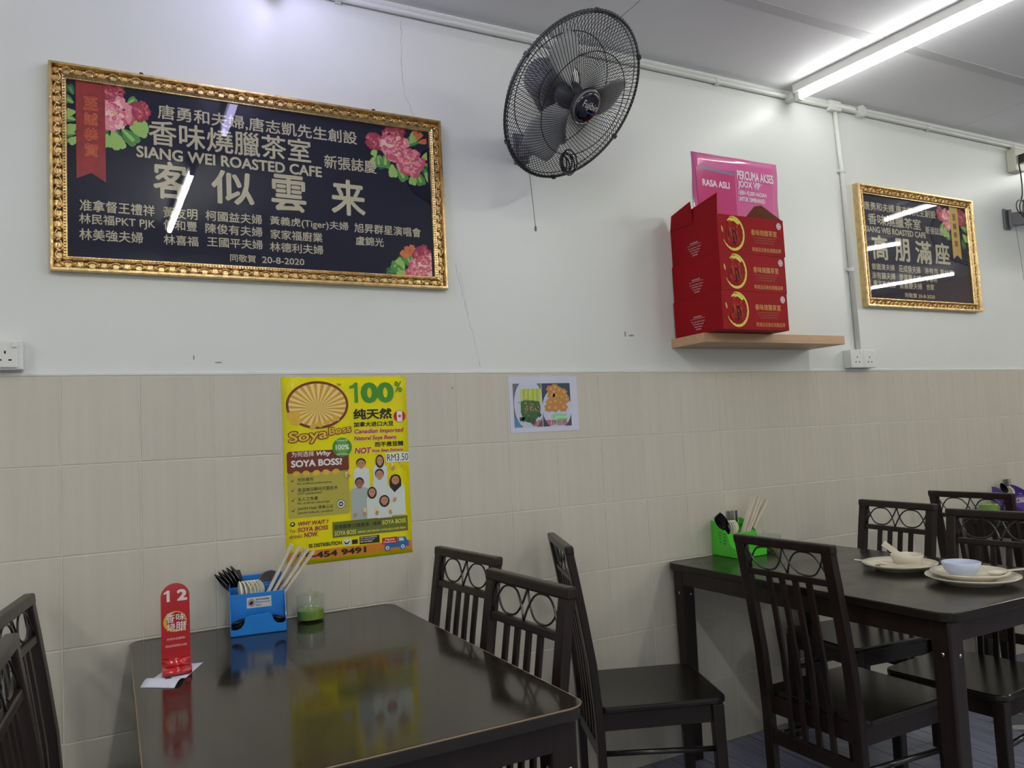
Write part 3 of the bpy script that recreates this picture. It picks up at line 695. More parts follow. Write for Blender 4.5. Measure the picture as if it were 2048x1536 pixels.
ml = [(0, -.9), (.08, -.35), (.5, -.42), (.4, -.2), (.85, .15), (.7, .25), (.75, .5), (.45, .42), (.2, .2), (.3, .65), (.15, .6), (0, .95)]
patch('maple_leaf', [(.991 + .0078 * x, 1.362 + .0078 * y) for x, y in ml] + [(.991 - .0078 * x, 1.362 + .0078 * y) for x, y in reversed(ml[1:-1])], DD + .0007, frp, PC['red'], fl)
patch('price_patch', rect(.937, 1.209, 1.0175, 1.2405), DD + .0012, frp, PC['white'], po)
text('RM3.50', .941, 1.213, 1.015, 1.237, DD + .0014, frp, PC['pen'], po, bold=-.006)
# delivery van
vb = patch('van_print', [(.955, .928), (1.006, .928), (1.006, .944), (1.0, .948), (.994, .960), (.968, .960), (.968, .944), (.955, .944)], DD + .0004, frp, PC['blue'], po)
patch('van_window', [(.972, .947), (.990, .947), (.986, .957), (.972, .957)], DD + .0006, frp, PC['shirt'], vb)
patch('van_body', rect(.922, .928, .956, .942), DD + .0004, frp, PC['blue'], vb)
patch('van_box', rect(.914, .941, .966, .962), DD + .0006, frp, PC['red'], vb)
for x in (.931, .984):
    patch('van_wheel', ell(x, .928, .0105, .0105, 20), DD + .0008, frp, PC['blue'], vb); patch('van_wheel', ell(x, .928, .0065, .0065, 18), DD + .001, frp, PC['white'], vb); patch('van_wheel', ell(x, .928, .003, .003, 12), DD + .0012, frp, PC['blue'], vb)
text('Home', .924, .9525, .957, .9595, DD + .0009, frp, PC['white'], po, bold=.03)
text('Delivery', .918, .9435, .962, .9505, DD + .0009, frp, PC['white'], po, bold=.03)
patch('small_panel', rect(.838, .950, .905, .974), DD + .0004, frp, PC['dk'], po)
for k, s in enumerate(('VISIT OUR FACEBOOK', 'www facebook page', 'VISIT OUR WEBSITE')): text(s, .840, .9675 - .0065 * k, .897 - .008 * k, .972 - .0065 * k, DD + .0006, frp, PC['white'], po, bold=.02)
patch('small_panel', rect(.784, .952, .809, .971), DD + .0004, frp, PC['shirt'], po)
patch('handshake', [(.786, .967), (.795, .958), (.808, .967), (.800, .955), (.790, .955)], DD + .0006, frp, PC['dk'], po)
patch('small_panel', rect(.813, .953, .832, .967), DD + .0004, frp, PC['dk'], po)
# printed group of people
def figure(cx, top, hw, hh, sh_w, bot, skin, hair='cap', shirt='shirt', scarf=None):
    f_ = patch('printed_person', [(cx - sh_w, bot), (cx + sh_w, bot), (cx + sh_w, top - hh * 2.3), (cx + sh_w * .86, top - hh * 2.0), (cx + hw * .55, top - hh * 1.72), (cx - hw * .55, top - hh * 1.72), (cx - sh_w * .86, top - hh * 2.0), (cx - sh_w, top - hh * 2.3)], d0[0], frp, PC[shirt], po)
    d = d0[0]
    if hair == 'long': patch('hair', ell(cx, top - hh * 1.2, hw * 1.18, hh * 1.25, 20), d + .00006, frp, PC['hair'], f_)
    if scarf: patch('headscarf', [(cx - hw * 1.3, top - hh), (cx - hw * .9, top - hh * .2), (cx, top), (cx + hw * .9, top - hh * .2), (cx + hw * 1.3, top - hh), (cx + hw * 1.25, top - hh * 2.2), (cx - hw * .3, top - hh * 3.3), (cx - hw * 1.35, top - hh * 2.2)], d + .00008, frp, PC['hair'], f_)
    else: patch('neck', rect(cx - hw * .4, top - hh * 2.0, cx + hw * .4, top - hh * 1.5), d + .0001, frp, PC[skin], f_)
    patch('hair', ell(cx, top - hh * .85, hw * 1.05, hh * .88, 20), d + .00012, frp, PC['hair'], f_)
    patch('face', ell(cx, top - hh * 1.08, hw * .86, hh * .80, 20), d + .00018, frp, PC[skin], f_)
    for s in (-1, 1): patch('eye', ell(cx + s * hw * .36, top - hh * .98, hw * .13, hh * .06, 8), d + .00024, frp, PC['hair'], f_)
    patch('nose', [(cx - hw * .1, top - hh * 1.22), (cx + hw * .1, top - hh * 1.22), (cx, top - hh * 1.02)], d + .00024, frp, PC['skin2'], f_)
    patch('mouth', [(cx - hw * .4, top - hh * 1.36), (cx, top - hh * 1.42), (cx + hw * .4, top - hh * 1.36), (cx, top - hh * 1.6)], d + .00024, frp, PC['lips'], f_)
    patch('mouth', [(cx - hw * .3, top - hh * 1.38), (cx, top - hh * 1.43), (cx + hw * .3, top - hh * 1.38), (cx, top - hh * 1.5)], d + .0003, frp, PC['white'], f_)
    d0[0] += .0004
    return f_
d0 = [DD + .0004]
figure(.916, 1.236, .0125, .018, .024, 1.12, 'skin', 'long')
figure(.852, 1.228, .0155, .017, .026, 1.10, 'skin')
figure(.913, 1.190, .0145, .018, .024, 1.06, 'skin')
figure(.844, 1.166, .0145, .018, .030, 1.030, 'skin2', shirt='shade')
figure(.967, 1.168, .0155, .018, .031, 1.033, 'skin', scarf=True)
figure(.885, 1.132, .0135, .016, .019, 1.030, 'skin', 'long')
figure(.926, 1.102, .0150, .016, .024, 1.028, 'skin', 'long')
arms = MB(); gl = MB()
for (x, z, a) in ((.826, 1.045, 1.2), (.857, 1.046, 1.7), (.899, 1.046, 1.4), (.945, 1.045, 1.8), (.962, 1.085, 1.2), (.808, 1.175, 2.6), (.961, 1.19, 1.2)):
    arms.sheet(ell(x, z, .008, .0055, 14, rot=a), d0[0] + .0002, frp)
for (x, z) in ((.859, 1.058), (.897, 1.058), (.944, 1.056), (.802, 1.178), (.958, 1.198)): gl.sheet(rect(x - .004, z - .008, x + .004, z + .008), d0[0], frp)
arms.build('printed_hands', PC['skin'], po); gl.build('printed_glasses', PC['cream'], po)
for (x, z) in ((.984, 1.205), (1.002, 1.186), (.992, 1.196)): patch('soya_bean', ell(x, z, .005, .0035, 12, rot=.6), DD + .0006, frp, mat('p_bean', (220, 176, 52), .5), po)

# ------------------------------------------------------------------ laminated food photo on the tiles
pf = thing('menu_photo', 'laminated white sheet with vegetable and fried dumpling photos on the tiles', 'poster', (1.411, -.006, 1.287))
MB().box(0, .294, -.0016, -.0002, 0, .206).build('sheet', mat('laminate', (206, 209, 226), .12, coat=.5), pf)
frf = FACEY(1.411, -.0018, 1.287)
CF = (1.428, 1.306, 1.546, 1.467)
lf = patch('photo', rect(*[CF[0], CF[1], CF[2], CF[3]]), .0003, frf, mat('ph_grey', (104, 102, 110), .3), pf)
patch('photo_corner', [(1.428, 1.306), (1.46, 1.306), (1.428, 1.35)], .0005, frf, mat('ph_blue', (80, 130, 176), .3), lf)
patch('printed_plate', clip_poly(ell(1.492, 1.390, .062, .094, 40), *CF), .0006, frf, mat('ph_plate', (196, 202, 220), .3), lf)
G1, G2, G3 = mat('ph_stem', (160, 184, 56), .4), mat('ph_leaf', (44, 96, 48), .4), mat('ph_leaf_dark', (30, 72, 42), .4)
for k in range(9):
    x = 1.457 + .0095 * k
    patch('printed_vegetable', [(x, 1.385), (x + .008, 1.385), (x + .009 + .002 * (k % 3), 1.445 + .004 * (k % 2)), (x + .001, 1.448 - .003 * (k % 2))], .0008 + .00003 * k, frf, G1 if k % 2 else mat('ph_stem2', (196, 200, 84), .4), lf)
patch('printed_vegetable', [(1.456, 1.36), (1.458, 1.40), (1.47, 1.405), (1.5, 1.405), (1.535, 1.40), (1.540, 1.38), (1.536, 1.35), (1.52, 1.335), (1.505, 1.312), (1.495, 1.322), (1.478, 1.325), (1.468, 1.332), (1.455, 1.335), (1.462, 1.345)], .0014, frf, G2, lf)
for (x, z, a) in ((1.475, 1.345, 4), (1.505, 1.34, 4.9), (1.525, 1.36, 5.4), (1.47, 1.34, 3.4), (1.49, 1.345, 4.6)): patch('printed_vegetable', petal(x, z, a, .02, .007), .0016, frf, G3, lf)
rnd = random.Random(4)
for k in range(60): patch('printed_topping', ell(1.492 + rnd.gauss(0, .017), 1.378 + rnd.gauss(0, .012), .0035, .002, 7, rot=rnd.uniform(0, 3)), .0018 + k * .000005, frf, mat('ph_meat%d' % (k % 3), ((150, 112, 84), (120, 84, 62), (196, 150, 90))[k % 3], .4), lf)
CG = (1.549, 1.306, 1.672, 1.467)
rf = patch('photo', rect(*CG), .0003, frf, mat('ph_navy', (48, 64, 84), .3), pf)
patch('printed_plate', clip_poly(ell(1.611, 1.372, .063, .076, 40), *CG), .0006, frf, mat('ph_plate', (196, 202, 220), .3), rf)
for (x, z, s) in ((1.585, 1.445, 1), (1.605, 1.45, 1), (1.622, 1.44, 1), (1.642, 1.432, 1), (1.588, 1.42, 1), (1.61, 1.42, 1), (1.632, 1.415, 1), (1.652, 1.405, 1), (1.58, 1.395, 1), (1.603, 1.398, 1.1), (1.625, 1.392, 1), (1.575, 1.376, 1.1), (1.602, 1.374, 1.1), (1.637, 1.376, 1.2)):
    P_ = [(x + s * .0145 * (1 + .3 * (k % 2)) * math.cos(2 * PI * k / 12 + x * 40), z + s * .0125 * (1 + .3 * (k % 2)) * math.sin(2 * PI * k / 12 + x * 40)) for k in range(12)]
    patch('printed_dumpling', clip_poly(P_, *CG), .0008 + (1.46 - z) * .008, frf, mat('ph_fried', (188, 132, 62), .4), rf)
    patch('printed_dumpling', ell(x + .002, z + .001, .006 * s, .0045 * s, 9, rot=x * 30), .00086 + (1.46 - z) * .008, frf, mat('ph_fried2', (214, 164, 88), .4), rf)
for k in range(3):
    patch('printed_cucumber', [(1.585 + .006 * k, 1.342 - .009 * k), (1.60 + .006 * k, 1.353 - .009 * k), (1.655, 1.352 - .009 * k), (1.64, 1.340 - .009 * k), (1.60, 1.333 - .009 * k)], .0018 + .0001 * k, frf, mat('ph_cuke%d' % k, ((150, 200, 158), (168, 214, 176), (140, 190, 150))[k], .4), rf)
for c, x0, x1 in (('油菜', 1.502, 1.545), ('现炸云吞', 1.560, 1.652)): text(c, x0, 1.309, x1, 1.331, .0024, frf, mat('ph_red_text', (176, 60, 66), .4), pf, bold=.012)

# ------------------------------------------------------------------ glossy pink poster behind the boxes
pk = thing('pink_poster', 'glossy pink music promotion poster behind the stacked red boxes', 'poster', (2.352, 0, 2.05))
PNK = mat('pink_film', (216, 104, 160), .16, coat=.6, bump=.5, bscale=5)
MB().grid(lambda a, b: (a * .5 + .004 * math.sin(b * 9), -.0012 - .0022 * abs(math.sin(a * 7 + b * 4)) * b, b * .411), 14, 14).build('sheet', PNK, pk, smooth=True, solid=.0003)
frk = FACEY(2.352, -.0042, 2.05)
patch('panel', rect(2.372, 2.10, 2.593, 2.398), .0003, frk, mat('pink_dark', (200, 66, 122), .2), pk)
patch('grey_bar', [(2.391, 2.390), (2.589, 2.378), (2.589, 2.392), (2.391, 2.405)], .0006, frk, mat('pk_grey', (128, 118, 150), .3), pk)
PW = mat('pink_letters', (236, 208, 222), .4)
for b, x0, z0, x1, z1 in (('RASA ASLI', 2.404, 2.315, 2.559, 2.346), ('PERCUMA AKSES', 2.607, 2.366, 2.828, 2.408), ('JOOX VIP', 2.609, 2.322, 2.745, 2.362), ('*', 2.748, 2.35, 2.756, 2.36), ('LEBIH 42,000 HADIAH', 2.608, 2.294, 2.778, 2.317), ('UNTUK DIMENANGI', 2.607, 2.267, 2.765, 2.289)):
    text(b, x0, z0, x1, z1, .0006, frk, PW, pk, bold=.04)

# ------------------------------------------------------------------ tables
TZ = .75
def table(x0, x1, y0, y1, label, topm=None, worn=False):
    t = thing('dining_table', label, 'table', ((x0 + x1) / 2, (y0 + y1) / 2, 0), group='dark tables along the wall')
    a, b = (x1 - x0) / 2, (y1 - y0) / 2
    fr = plane_fr((0, 0, 0), (1, 0, 0), (0, 1, 0))
    MB().prism(rrect(-a, a, -b, b, .045, 8), TZ - .026, TZ, fr).build('tabletop', topm or TOPW, t, bevel=.004, seg=3)
    if worn: MB().tube([(x, y, TZ - .0016) for x, y in rrect(-a + .0012, a - .0012, -b + .0012, b - .0012, .044, 8)], .0016, 6, closed=True).build('worn_edge', mat('worn_wood', (128, 104, 80), .5), t, smooth=True)
    i = .022
    for (p, q, r_, s_) in ((-a + i, a - i, -b + i, -b + i + .02), (-a + i, a - i, b - i - .02, b - i), (-a + i, -a + i + .02, -b + i, b - i), (a - i - .02, a - i, -b + i, b - i)):
        MB().box(p, q, r_, s_, TZ - .083, TZ - .026).build('apron', WOOD, t, bevel=.002)
    for sx in (-1, 1):
        for sy in (-1, 1):
            cx, cy = sx * (a - i - .027), sy * (b - i - .027)
            mb = MB(); h1, h0 = .029, .024
            v = [(cx + dx * h0, cy + dy * h0, 0) for dx, dy in ((-1, -1), (1, -1), (1, 1), (-1, 1))] + [(cx + dx * h1, cy + dy * h1, TZ - .0265) for dx, dy in ((-1, -1), (1, -1), (1, 1), (-1, 1))]
            mb.add(v, [(3, 2, 1, 0), (4, 5, 6, 7), (0, 1, 5, 4), (1, 2, 6, 5), (2, 3, 7, 6), (3, 0, 4, 7)])
            lg = mb.build('leg', WOOD, t, bevel=.006)
            for zz in (.635,):
                MB().lathe([(.0055, -.001), (.0055, .001), (.003, .0025)], 12, Matrix.Translation((cx - .0285, cy - .004, zz)) @ Matrix.Rotation(-PI / 2, 4, 'Y')).build('screw', STEEL, lg)
                MB().lathe([(.0055, -.001), (.0055, .001), (.003, .0025)], 12, Matrix.Translation((cx + .008, cy - .0285, zz - .005)) @ Matrix.Rotation(PI / 2, 4, 'X')).build('screw', STEEL, lg)
    return t
table(.163, .937, -1.203, -.012, 'nearest dark wooden table, with the red number 12 stand on it', worn=True)
table(2.065, 2.835, -1.19, -.012, 'dark wooden table holding the used plates and the green caddy', TOPW2)
table(3.94, 4.71, -1.19, -.012, 'far dark wooden table with the purple caddy, at the right edge', TOPW2)

# ------------------------------------------------------------------ chairs (front = +x)
CH, CW, SH, LEAN = .925, .385, .43, .085
PZ = [0, .20, .38, SH, .56, .70, .82, CH - .012]
PXB = [.006, .006, .003, 0, -.010, -.030, -.049, -.065]
def px_at(z):
    for k in range(len(PZ) - 1):
        if z <= PZ[k + 1]: t = (z - PZ[k]) / (PZ[k + 1] - PZ[k]); return PXB[k] + (PXB[k + 1] - PXB[k]) * t
    return PXB[-1]
def swept(mb, y0, y1, zs, dep, off=0.0):
    v = []; f = []
    for z in zs:
        x = px_at(z) + off; v += [(x, y0, z), (x + dep, y0, z), (x + dep, y1, z), (x, y1, z)]
    n = len(zs)
    for i in range(n - 1):
        for k in range(4): f.append((4 * i + k, 4 * i + (k + 1) % 4, 4 * i + 4 + (k + 1) % 4, 4 * i + 4 + k))
    f.append((3, 2, 1, 0)); f.append(tuple(4 * (n - 1) + k for k in range(4)))
    return mb.add(v, f)
def rail(mb, z0, z1, y0, y1, dep, off=0.0):
    xa, xb = px_at(z0) + off, px_at(z1) + off
    v = [(xa, y0, z0), (xa + dep, y0, z0), (xa + dep, y1, z0), (xa, y1, z0), (xb, y0, z1), (xb + dep, y0, z1), (xb + dep, y1, z1), (xb, y1, z1)]
    return mb.add(v, [(3, 2, 1, 0), (4, 5, 6, 7), (0, 1, 5, 4), (1, 2, 6, 5), (2, 3, 7, 6), (3, 0, 4, 7)])
def make_chair(label):
    t = thing('dining_chair', label, 'chair', (0, 0, 0), group='dark slatted dining chairs')
    hw = CW / 2; pw_ = .036; dp = .026
    for s in (-1, 1):
        y0, y1 = (hw - pw_ - .004, hw - .004) if s > 0 else (-hw + .004, -hw + pw_ + .004)
        swept(MB(), y0, y1, PZ, dp).build('back_post', WOOD, t, bevel=.003)
    rail(MB(), CH - .028, CH, -hw, hw, dp + .002, -.001).build('top_rail', WOOD, t, bevel=.006, seg=3)
    inn = hw - pw_ - .004
    zt, zm = CH - .028, CH - .103
    rail(MB(), zm - .020, zm, -inn, inn, .018, .004).build('middle_rail', WOOD, t, bevel=.003)
    rail(MB(), .265, .308, -inn, inn, .018, .004).build('lower_rail', WOOD, t, bevel=.003)
    for k in range(4):
        cy = (k - 1.5) * .052
        swept(MB(), cy - .0095, cy + .0095, [.308, .43, .56, .70, zm - .02], .010, .008).build('slat', WOOD, t, bevel=.0015)
    for s in (-1, 1):
        cy = s * inn / 2; a = inn / 2 - .001
        for up in (1, -1):
            pts = []
            for k in range(29):
                q = -1 + 2 * k / 28
                h = abs(q) ** 2.6
                z = (zt - .003 - h * (zt - zm - .004)) if up > 0 else (zm + .003 + h * (zt - zm - .004))
                # round the lens: steepen towards the ends
                yy = cy + a * math.copysign(abs(q) ** .92, q)
                pts.append((px_at(z) + .013 + .002 * up, yy, z))
            MB().tube(pts, .0029, 6).build('wire_scroll', METALB, t, smooth=True)
    fr = plane_fr((0, 0, 0), (1, 0, 0), (0, 1, 0))
    MB().prism(rrect(.024, .425, -hw - .002, hw + .002, .03, 7, rs=(.02, .045, .045, .02)), SH - .020, SH, fr).build('seat', SEATW, t, bevel=.006, seg=3)
    mb = MB()
    for s in (-1, 1): mb.box(.024, .40, s * (hw - .028) - .009, s * (hw - .028) + .009, SH - .078, SH - .0205)
    mb.box(.375, .395, -hw + .03, hw - .03, SH - .078, SH - .0205).box(.026, .044, -hw + .03, hw - .03, SH - .078, SH - .0205)
    mb.build('seat_frame', WOOD, t, bevel=.002)
    for s in (-1, 1):
        cy = s * (hw - .024); v = []
        for z, h, ox in ((0, .0160, .008), (SH - .0205, .0190, 0)):
            for dx, dy in ((-1, -1), (1, -1), (1, 1), (-1, 1)): v.append((.392 + ox + dx * h, cy + dy * h, z))
        MB().add(v, [(3, 2, 1, 0), (4, 5, 6, 7), (0, 1, 5, 4), (1, 2, 6, 5), (2, 3, 7, 6), (3, 0, 4, 7)]).build('front_leg', WOOD, t, bevel=.004)
        MB().tube([(.03, cy, .284), (.39, cy, .270)], .0085, 12).build('stretcher', METALB, t, smooth=True)
    return t
C0 = make_chair('dark slatted chair tucked at the near table, nearest the wall on its right side')
C0.location = (1.052, -.268, 0); C0.rotation_euler.z = -3.041
dup(C0, (.980, -.796, 0), -3.081, 'dark slatted chair tucked at the near table, right side, nearer the viewer')
c3 = dup(C0, (1.500, -.262, 0), -.38, 'turned dark chair between the two tables, its whole seat showing')
dup(C0, (1.962, -.776, 0), -.003, 'large dark chair leaning back in front of the green caddy table, facing right')
dup(C0, (2.983, -.334, 0), 3.034, 'dark chair on the far side of the dirty plates, behind the cream bowl')
dup(C0, (2.865, -.842, 0), -3.063, 'dark chair behind the pale blue bowl, cut by the right edge')
dup(C0, (3.605, -.326, 0), .013, 'farthest dark chair, in front of the purple caddy')
dup(C0, (-.044, -.262, 0), -.125, 'dark chair at the left edge, the one nearer the wall')
dup(C0, (-.016, -.797, 0), -.043, 'dark chair in the lower left corner, in front of another')

# ------------------------------------------------------------------ shelf and red boxes
OAK = mat('light_oak', (196, 160, 122), .45, noise=.10, nscale=5, stretch=(1.5, 12, 12))
tag(MB().box(0, .796, -.2, -.0005, 0, .037).build('wall_shelf', OAK, None, bevel=.0015), 'light oak floating shelf carrying three red boxes', 'shelf').location = (2.18, 0, 1.605)
RED = mat('carton_red', (146, 12, 22), .5, noise=.05, nscale=6, spec=.1)
REDS = RED
BRN = mat('carton_inside', (128, 84, 50), .7)
GLD = mat('print_gold', (206, 152, 66), .4); GLDD = mat('print_gold_dim', (150, 74, 44), .45); WHT = mat('print_white', (222, 216, 214), .5)
YRG = mat('print_ring', (206, 196, 56), .4)
DK = [mat('duck_red', (146, 34, 28), .5, spec=.1), mat('duck_dark', (78, 12, 14), .5, spec=.1), mat('duck_gloss', (186, 66, 44), .5, spec=.1)]
BW, BD, BH = .348, .281, .1505
def carton(z, dx, dy, rz, label, opened=False):
    t = thing('cardboard_box', label, 'box', (2.205 + dx, -.2875 + dy, z), rz, 'red takeaway boxes stacked on the shelf')
    # origin = front left bottom corner, x right, y back
    mb = MB()
    if not opened: MB().box(0, BW, 0, BD, 0, BH - .0006).build('body', RED, t, bevel=.0012)
    else:
        th = .0015
        mb.box(0, BW, 0, th, 0, BH).box(0, BW, BD - th, BD, 0, BH).box(0, th, th, BD - th, 0, BH).box(BW - th, BW, th, BD - th, 0, BH).box(th, BW - th, th, BD - th, 0, th)
        mb.build('body', RED, t)
        MB().box(th, BW - th, th, BD - th, .08, .082).build('liner', BRN, t)
        fl_ = plane_fr((0, BD, BH), (0, -1, 0), (-.10, 0, 1))     # left end flap plane: u from wall to front
        MB().prism([(.0, 0), (.02, .062), (.145, .088), (.145, .02), (.135, 0)], 0, .0015, fl_).build('flap', REDS, t)
        fl2 = plane_fr((.001, BD - .135, BH), (.02, -1, 0), (.03, 0, 1))
        MB().prism([(0, 0), (.0, .058), (.15, .082), (.146, 0)], 0, .0015, fl2).build('flap', REDS, t)
        fl3 = plane_fr((BW, BD * .9, BH), (0, -1, 0), (.05, 0, 1))
        f3 = MB().prism([(0, 0), (.02, .055), (.10, .105), (.14, .098), (.25, 0)], 0, .0015, fl3).build('flap', BRN, t)
        fl4 = plane_fr((.01, BD - .001, BH), (1, 0, 0), (0, .02, 1))
        fb = MB().prism([(0, 0), (.01, .07), (.2, .066), (BW - .03, .045), (BW - .02, 0)], 0, .0015, fl4).build('flap', RED, t)
        for k in range(4): patch('white_stripe', [(.07 + .03 * k, .01), (.085 + .03 * k, .01), (.1 + .03 * k, .04), (.085 + .03 * k, .04)], .003, fl4, WHT, fb)
    fr = plane_fr((0, 0, 0), (1, 0, 0), (0, 0, 1)); sd = plane_fr((0, BD, 0), (0, -1, 0), (0, 0, 1))
    E_ = .0012
    # emblem: brush ring with hanging roast ducks
    cx, cz = .078, .078
    out = []; inn = []
    for k in range(41):
        a = -2.75 + 4.6 * k / 40
        wdt = .011 * (math.sin(PI * k / 40) ** .5) + .0012 * math.sin(k * 2.1)
        out.append((cx + .0575 * math.cos(a), cz + .069 * math.sin(a))); inn.append((cx + (.0575 - wdt * .8) * math.cos(a), cz + (.069 - wdt * 1.1) * math.sin(a)))
    em = MB()
    for k in range(40): em.sheet([out[k], out[k + 1], inn[k + 1], inn[k]], E_, fr)
    e = em.build('brush_ring', YRG, t)
    patch('brush_stroke', [(cx - .030, cz + .050), (cx - .016, cz + .062), (cx + .012, cz + .060), (cx + .034, cz + .045), (cx + .028, cz + .035), (cx + .004, cz + .050), (cx - .018, cz + .046)], E_ + .0002, fr, YRG, e)
    patch('brush_stroke', ell(cx - .056, cz + .014, .004, .013, 12, rot=.2), E_, fr, GLD, e)
    for (ox, oz, s, m_) in ((-.014, .0, 1.15, 0), (.020, -.010, .95, 0), (.003, -.016, .8, 1)):
        body = [(ox - .004, oz + .042), (ox + .005, oz + .042), (ox + .009, oz + .028), (ox + .016, oz + .014), (ox + .019, oz - .008), (ox + .014, oz - .030), (ox + .006, oz - .036), (ox, oz - .030), (ox - .008, oz - .040), (ox - .014, oz - .028), (ox - .018, oz - .006), (ox - .014, oz + .014), (ox - .008, oz + .028)]
        d_ = patch('printed_duck', [(cx + x * s, cz + z_ * s) for x, z_ in body], E_ + .0003 + .0002 * m_, fr, DK[m_], e)
        for (px_, pz_, a_, b_, mm) in ((-.008, -.002, .003, .014, 1), (.006, -.004, .0022, .016, 2), (.0, .012, .003, .008, 2), (.010, .004, .002, .01, 1), (0, .040, .005, .006, 2), (-.011, -.02, .002, .008, 2)):
            patch('duck_shade', ell(cx + (ox + px_) * s, cz + (oz + pz_) * s, a_ * s, b_ * s, 10, rot=.1), E_ + .0007, fr, DK[mm], e)
    text('香味烧腊茶室', .170, .078, .308, .102, E_, fr, GLD, t, bold=.006)
    for k in range(3): text('炭火烧烤秘制腊味飘香四溢', .175 + .008 * k, .066 - .010 * k, .300 - .008 * k, .072 - .010 * k, E_, fr, GLDD, t, bold=0)
    text('槟城远近驰名烧腊品牌', .170, .013, .325, .030, E_, fr, GLD, t, bold=.0)
    lg = patch('round_logo', ell(.322, .124, .0125, .014, 24), E_, fr, WHT, t)
    text('香味', .313, .125, .331, .134, E_ + .0003, fr, RED, lg, bold=.0)
    text('烧腊', .313, .114, .331, .123, E_ + .0003, fr, RED, lg, bold=.0)
    text('香味烧腊茶室', .118, .066, .166, .073, E_, sd, WHT, t, bold=0)
    patch('rule', rect(.100, .0615, .184, .0625), E_, sd, WHT, t)
    for k, s_ in enumerate(('No 1, Jalan Besar, Taman', '11700 Gelugor, Penang', 'Penang, Malaysia', '018-454 0268')):
        text(s_, .104 + .008 * k, .047 - .010 * k, .182 - .008 * k, .053 - .010 * k, E_, sd, WHT, t, bold=.01)
    return t
carton(1.6425, -.008, -.003, 0.0, 'bottom red printed cardboard box resting directly on the shelf')
carton(1.6425 + BH, .0, .0, .004, 'middle red printed cardboard box in the stack of three')
carton(1.6425 + 2 * BH, .004, .004, -.012, 'top red cardboard box with its flaps standing open', True)

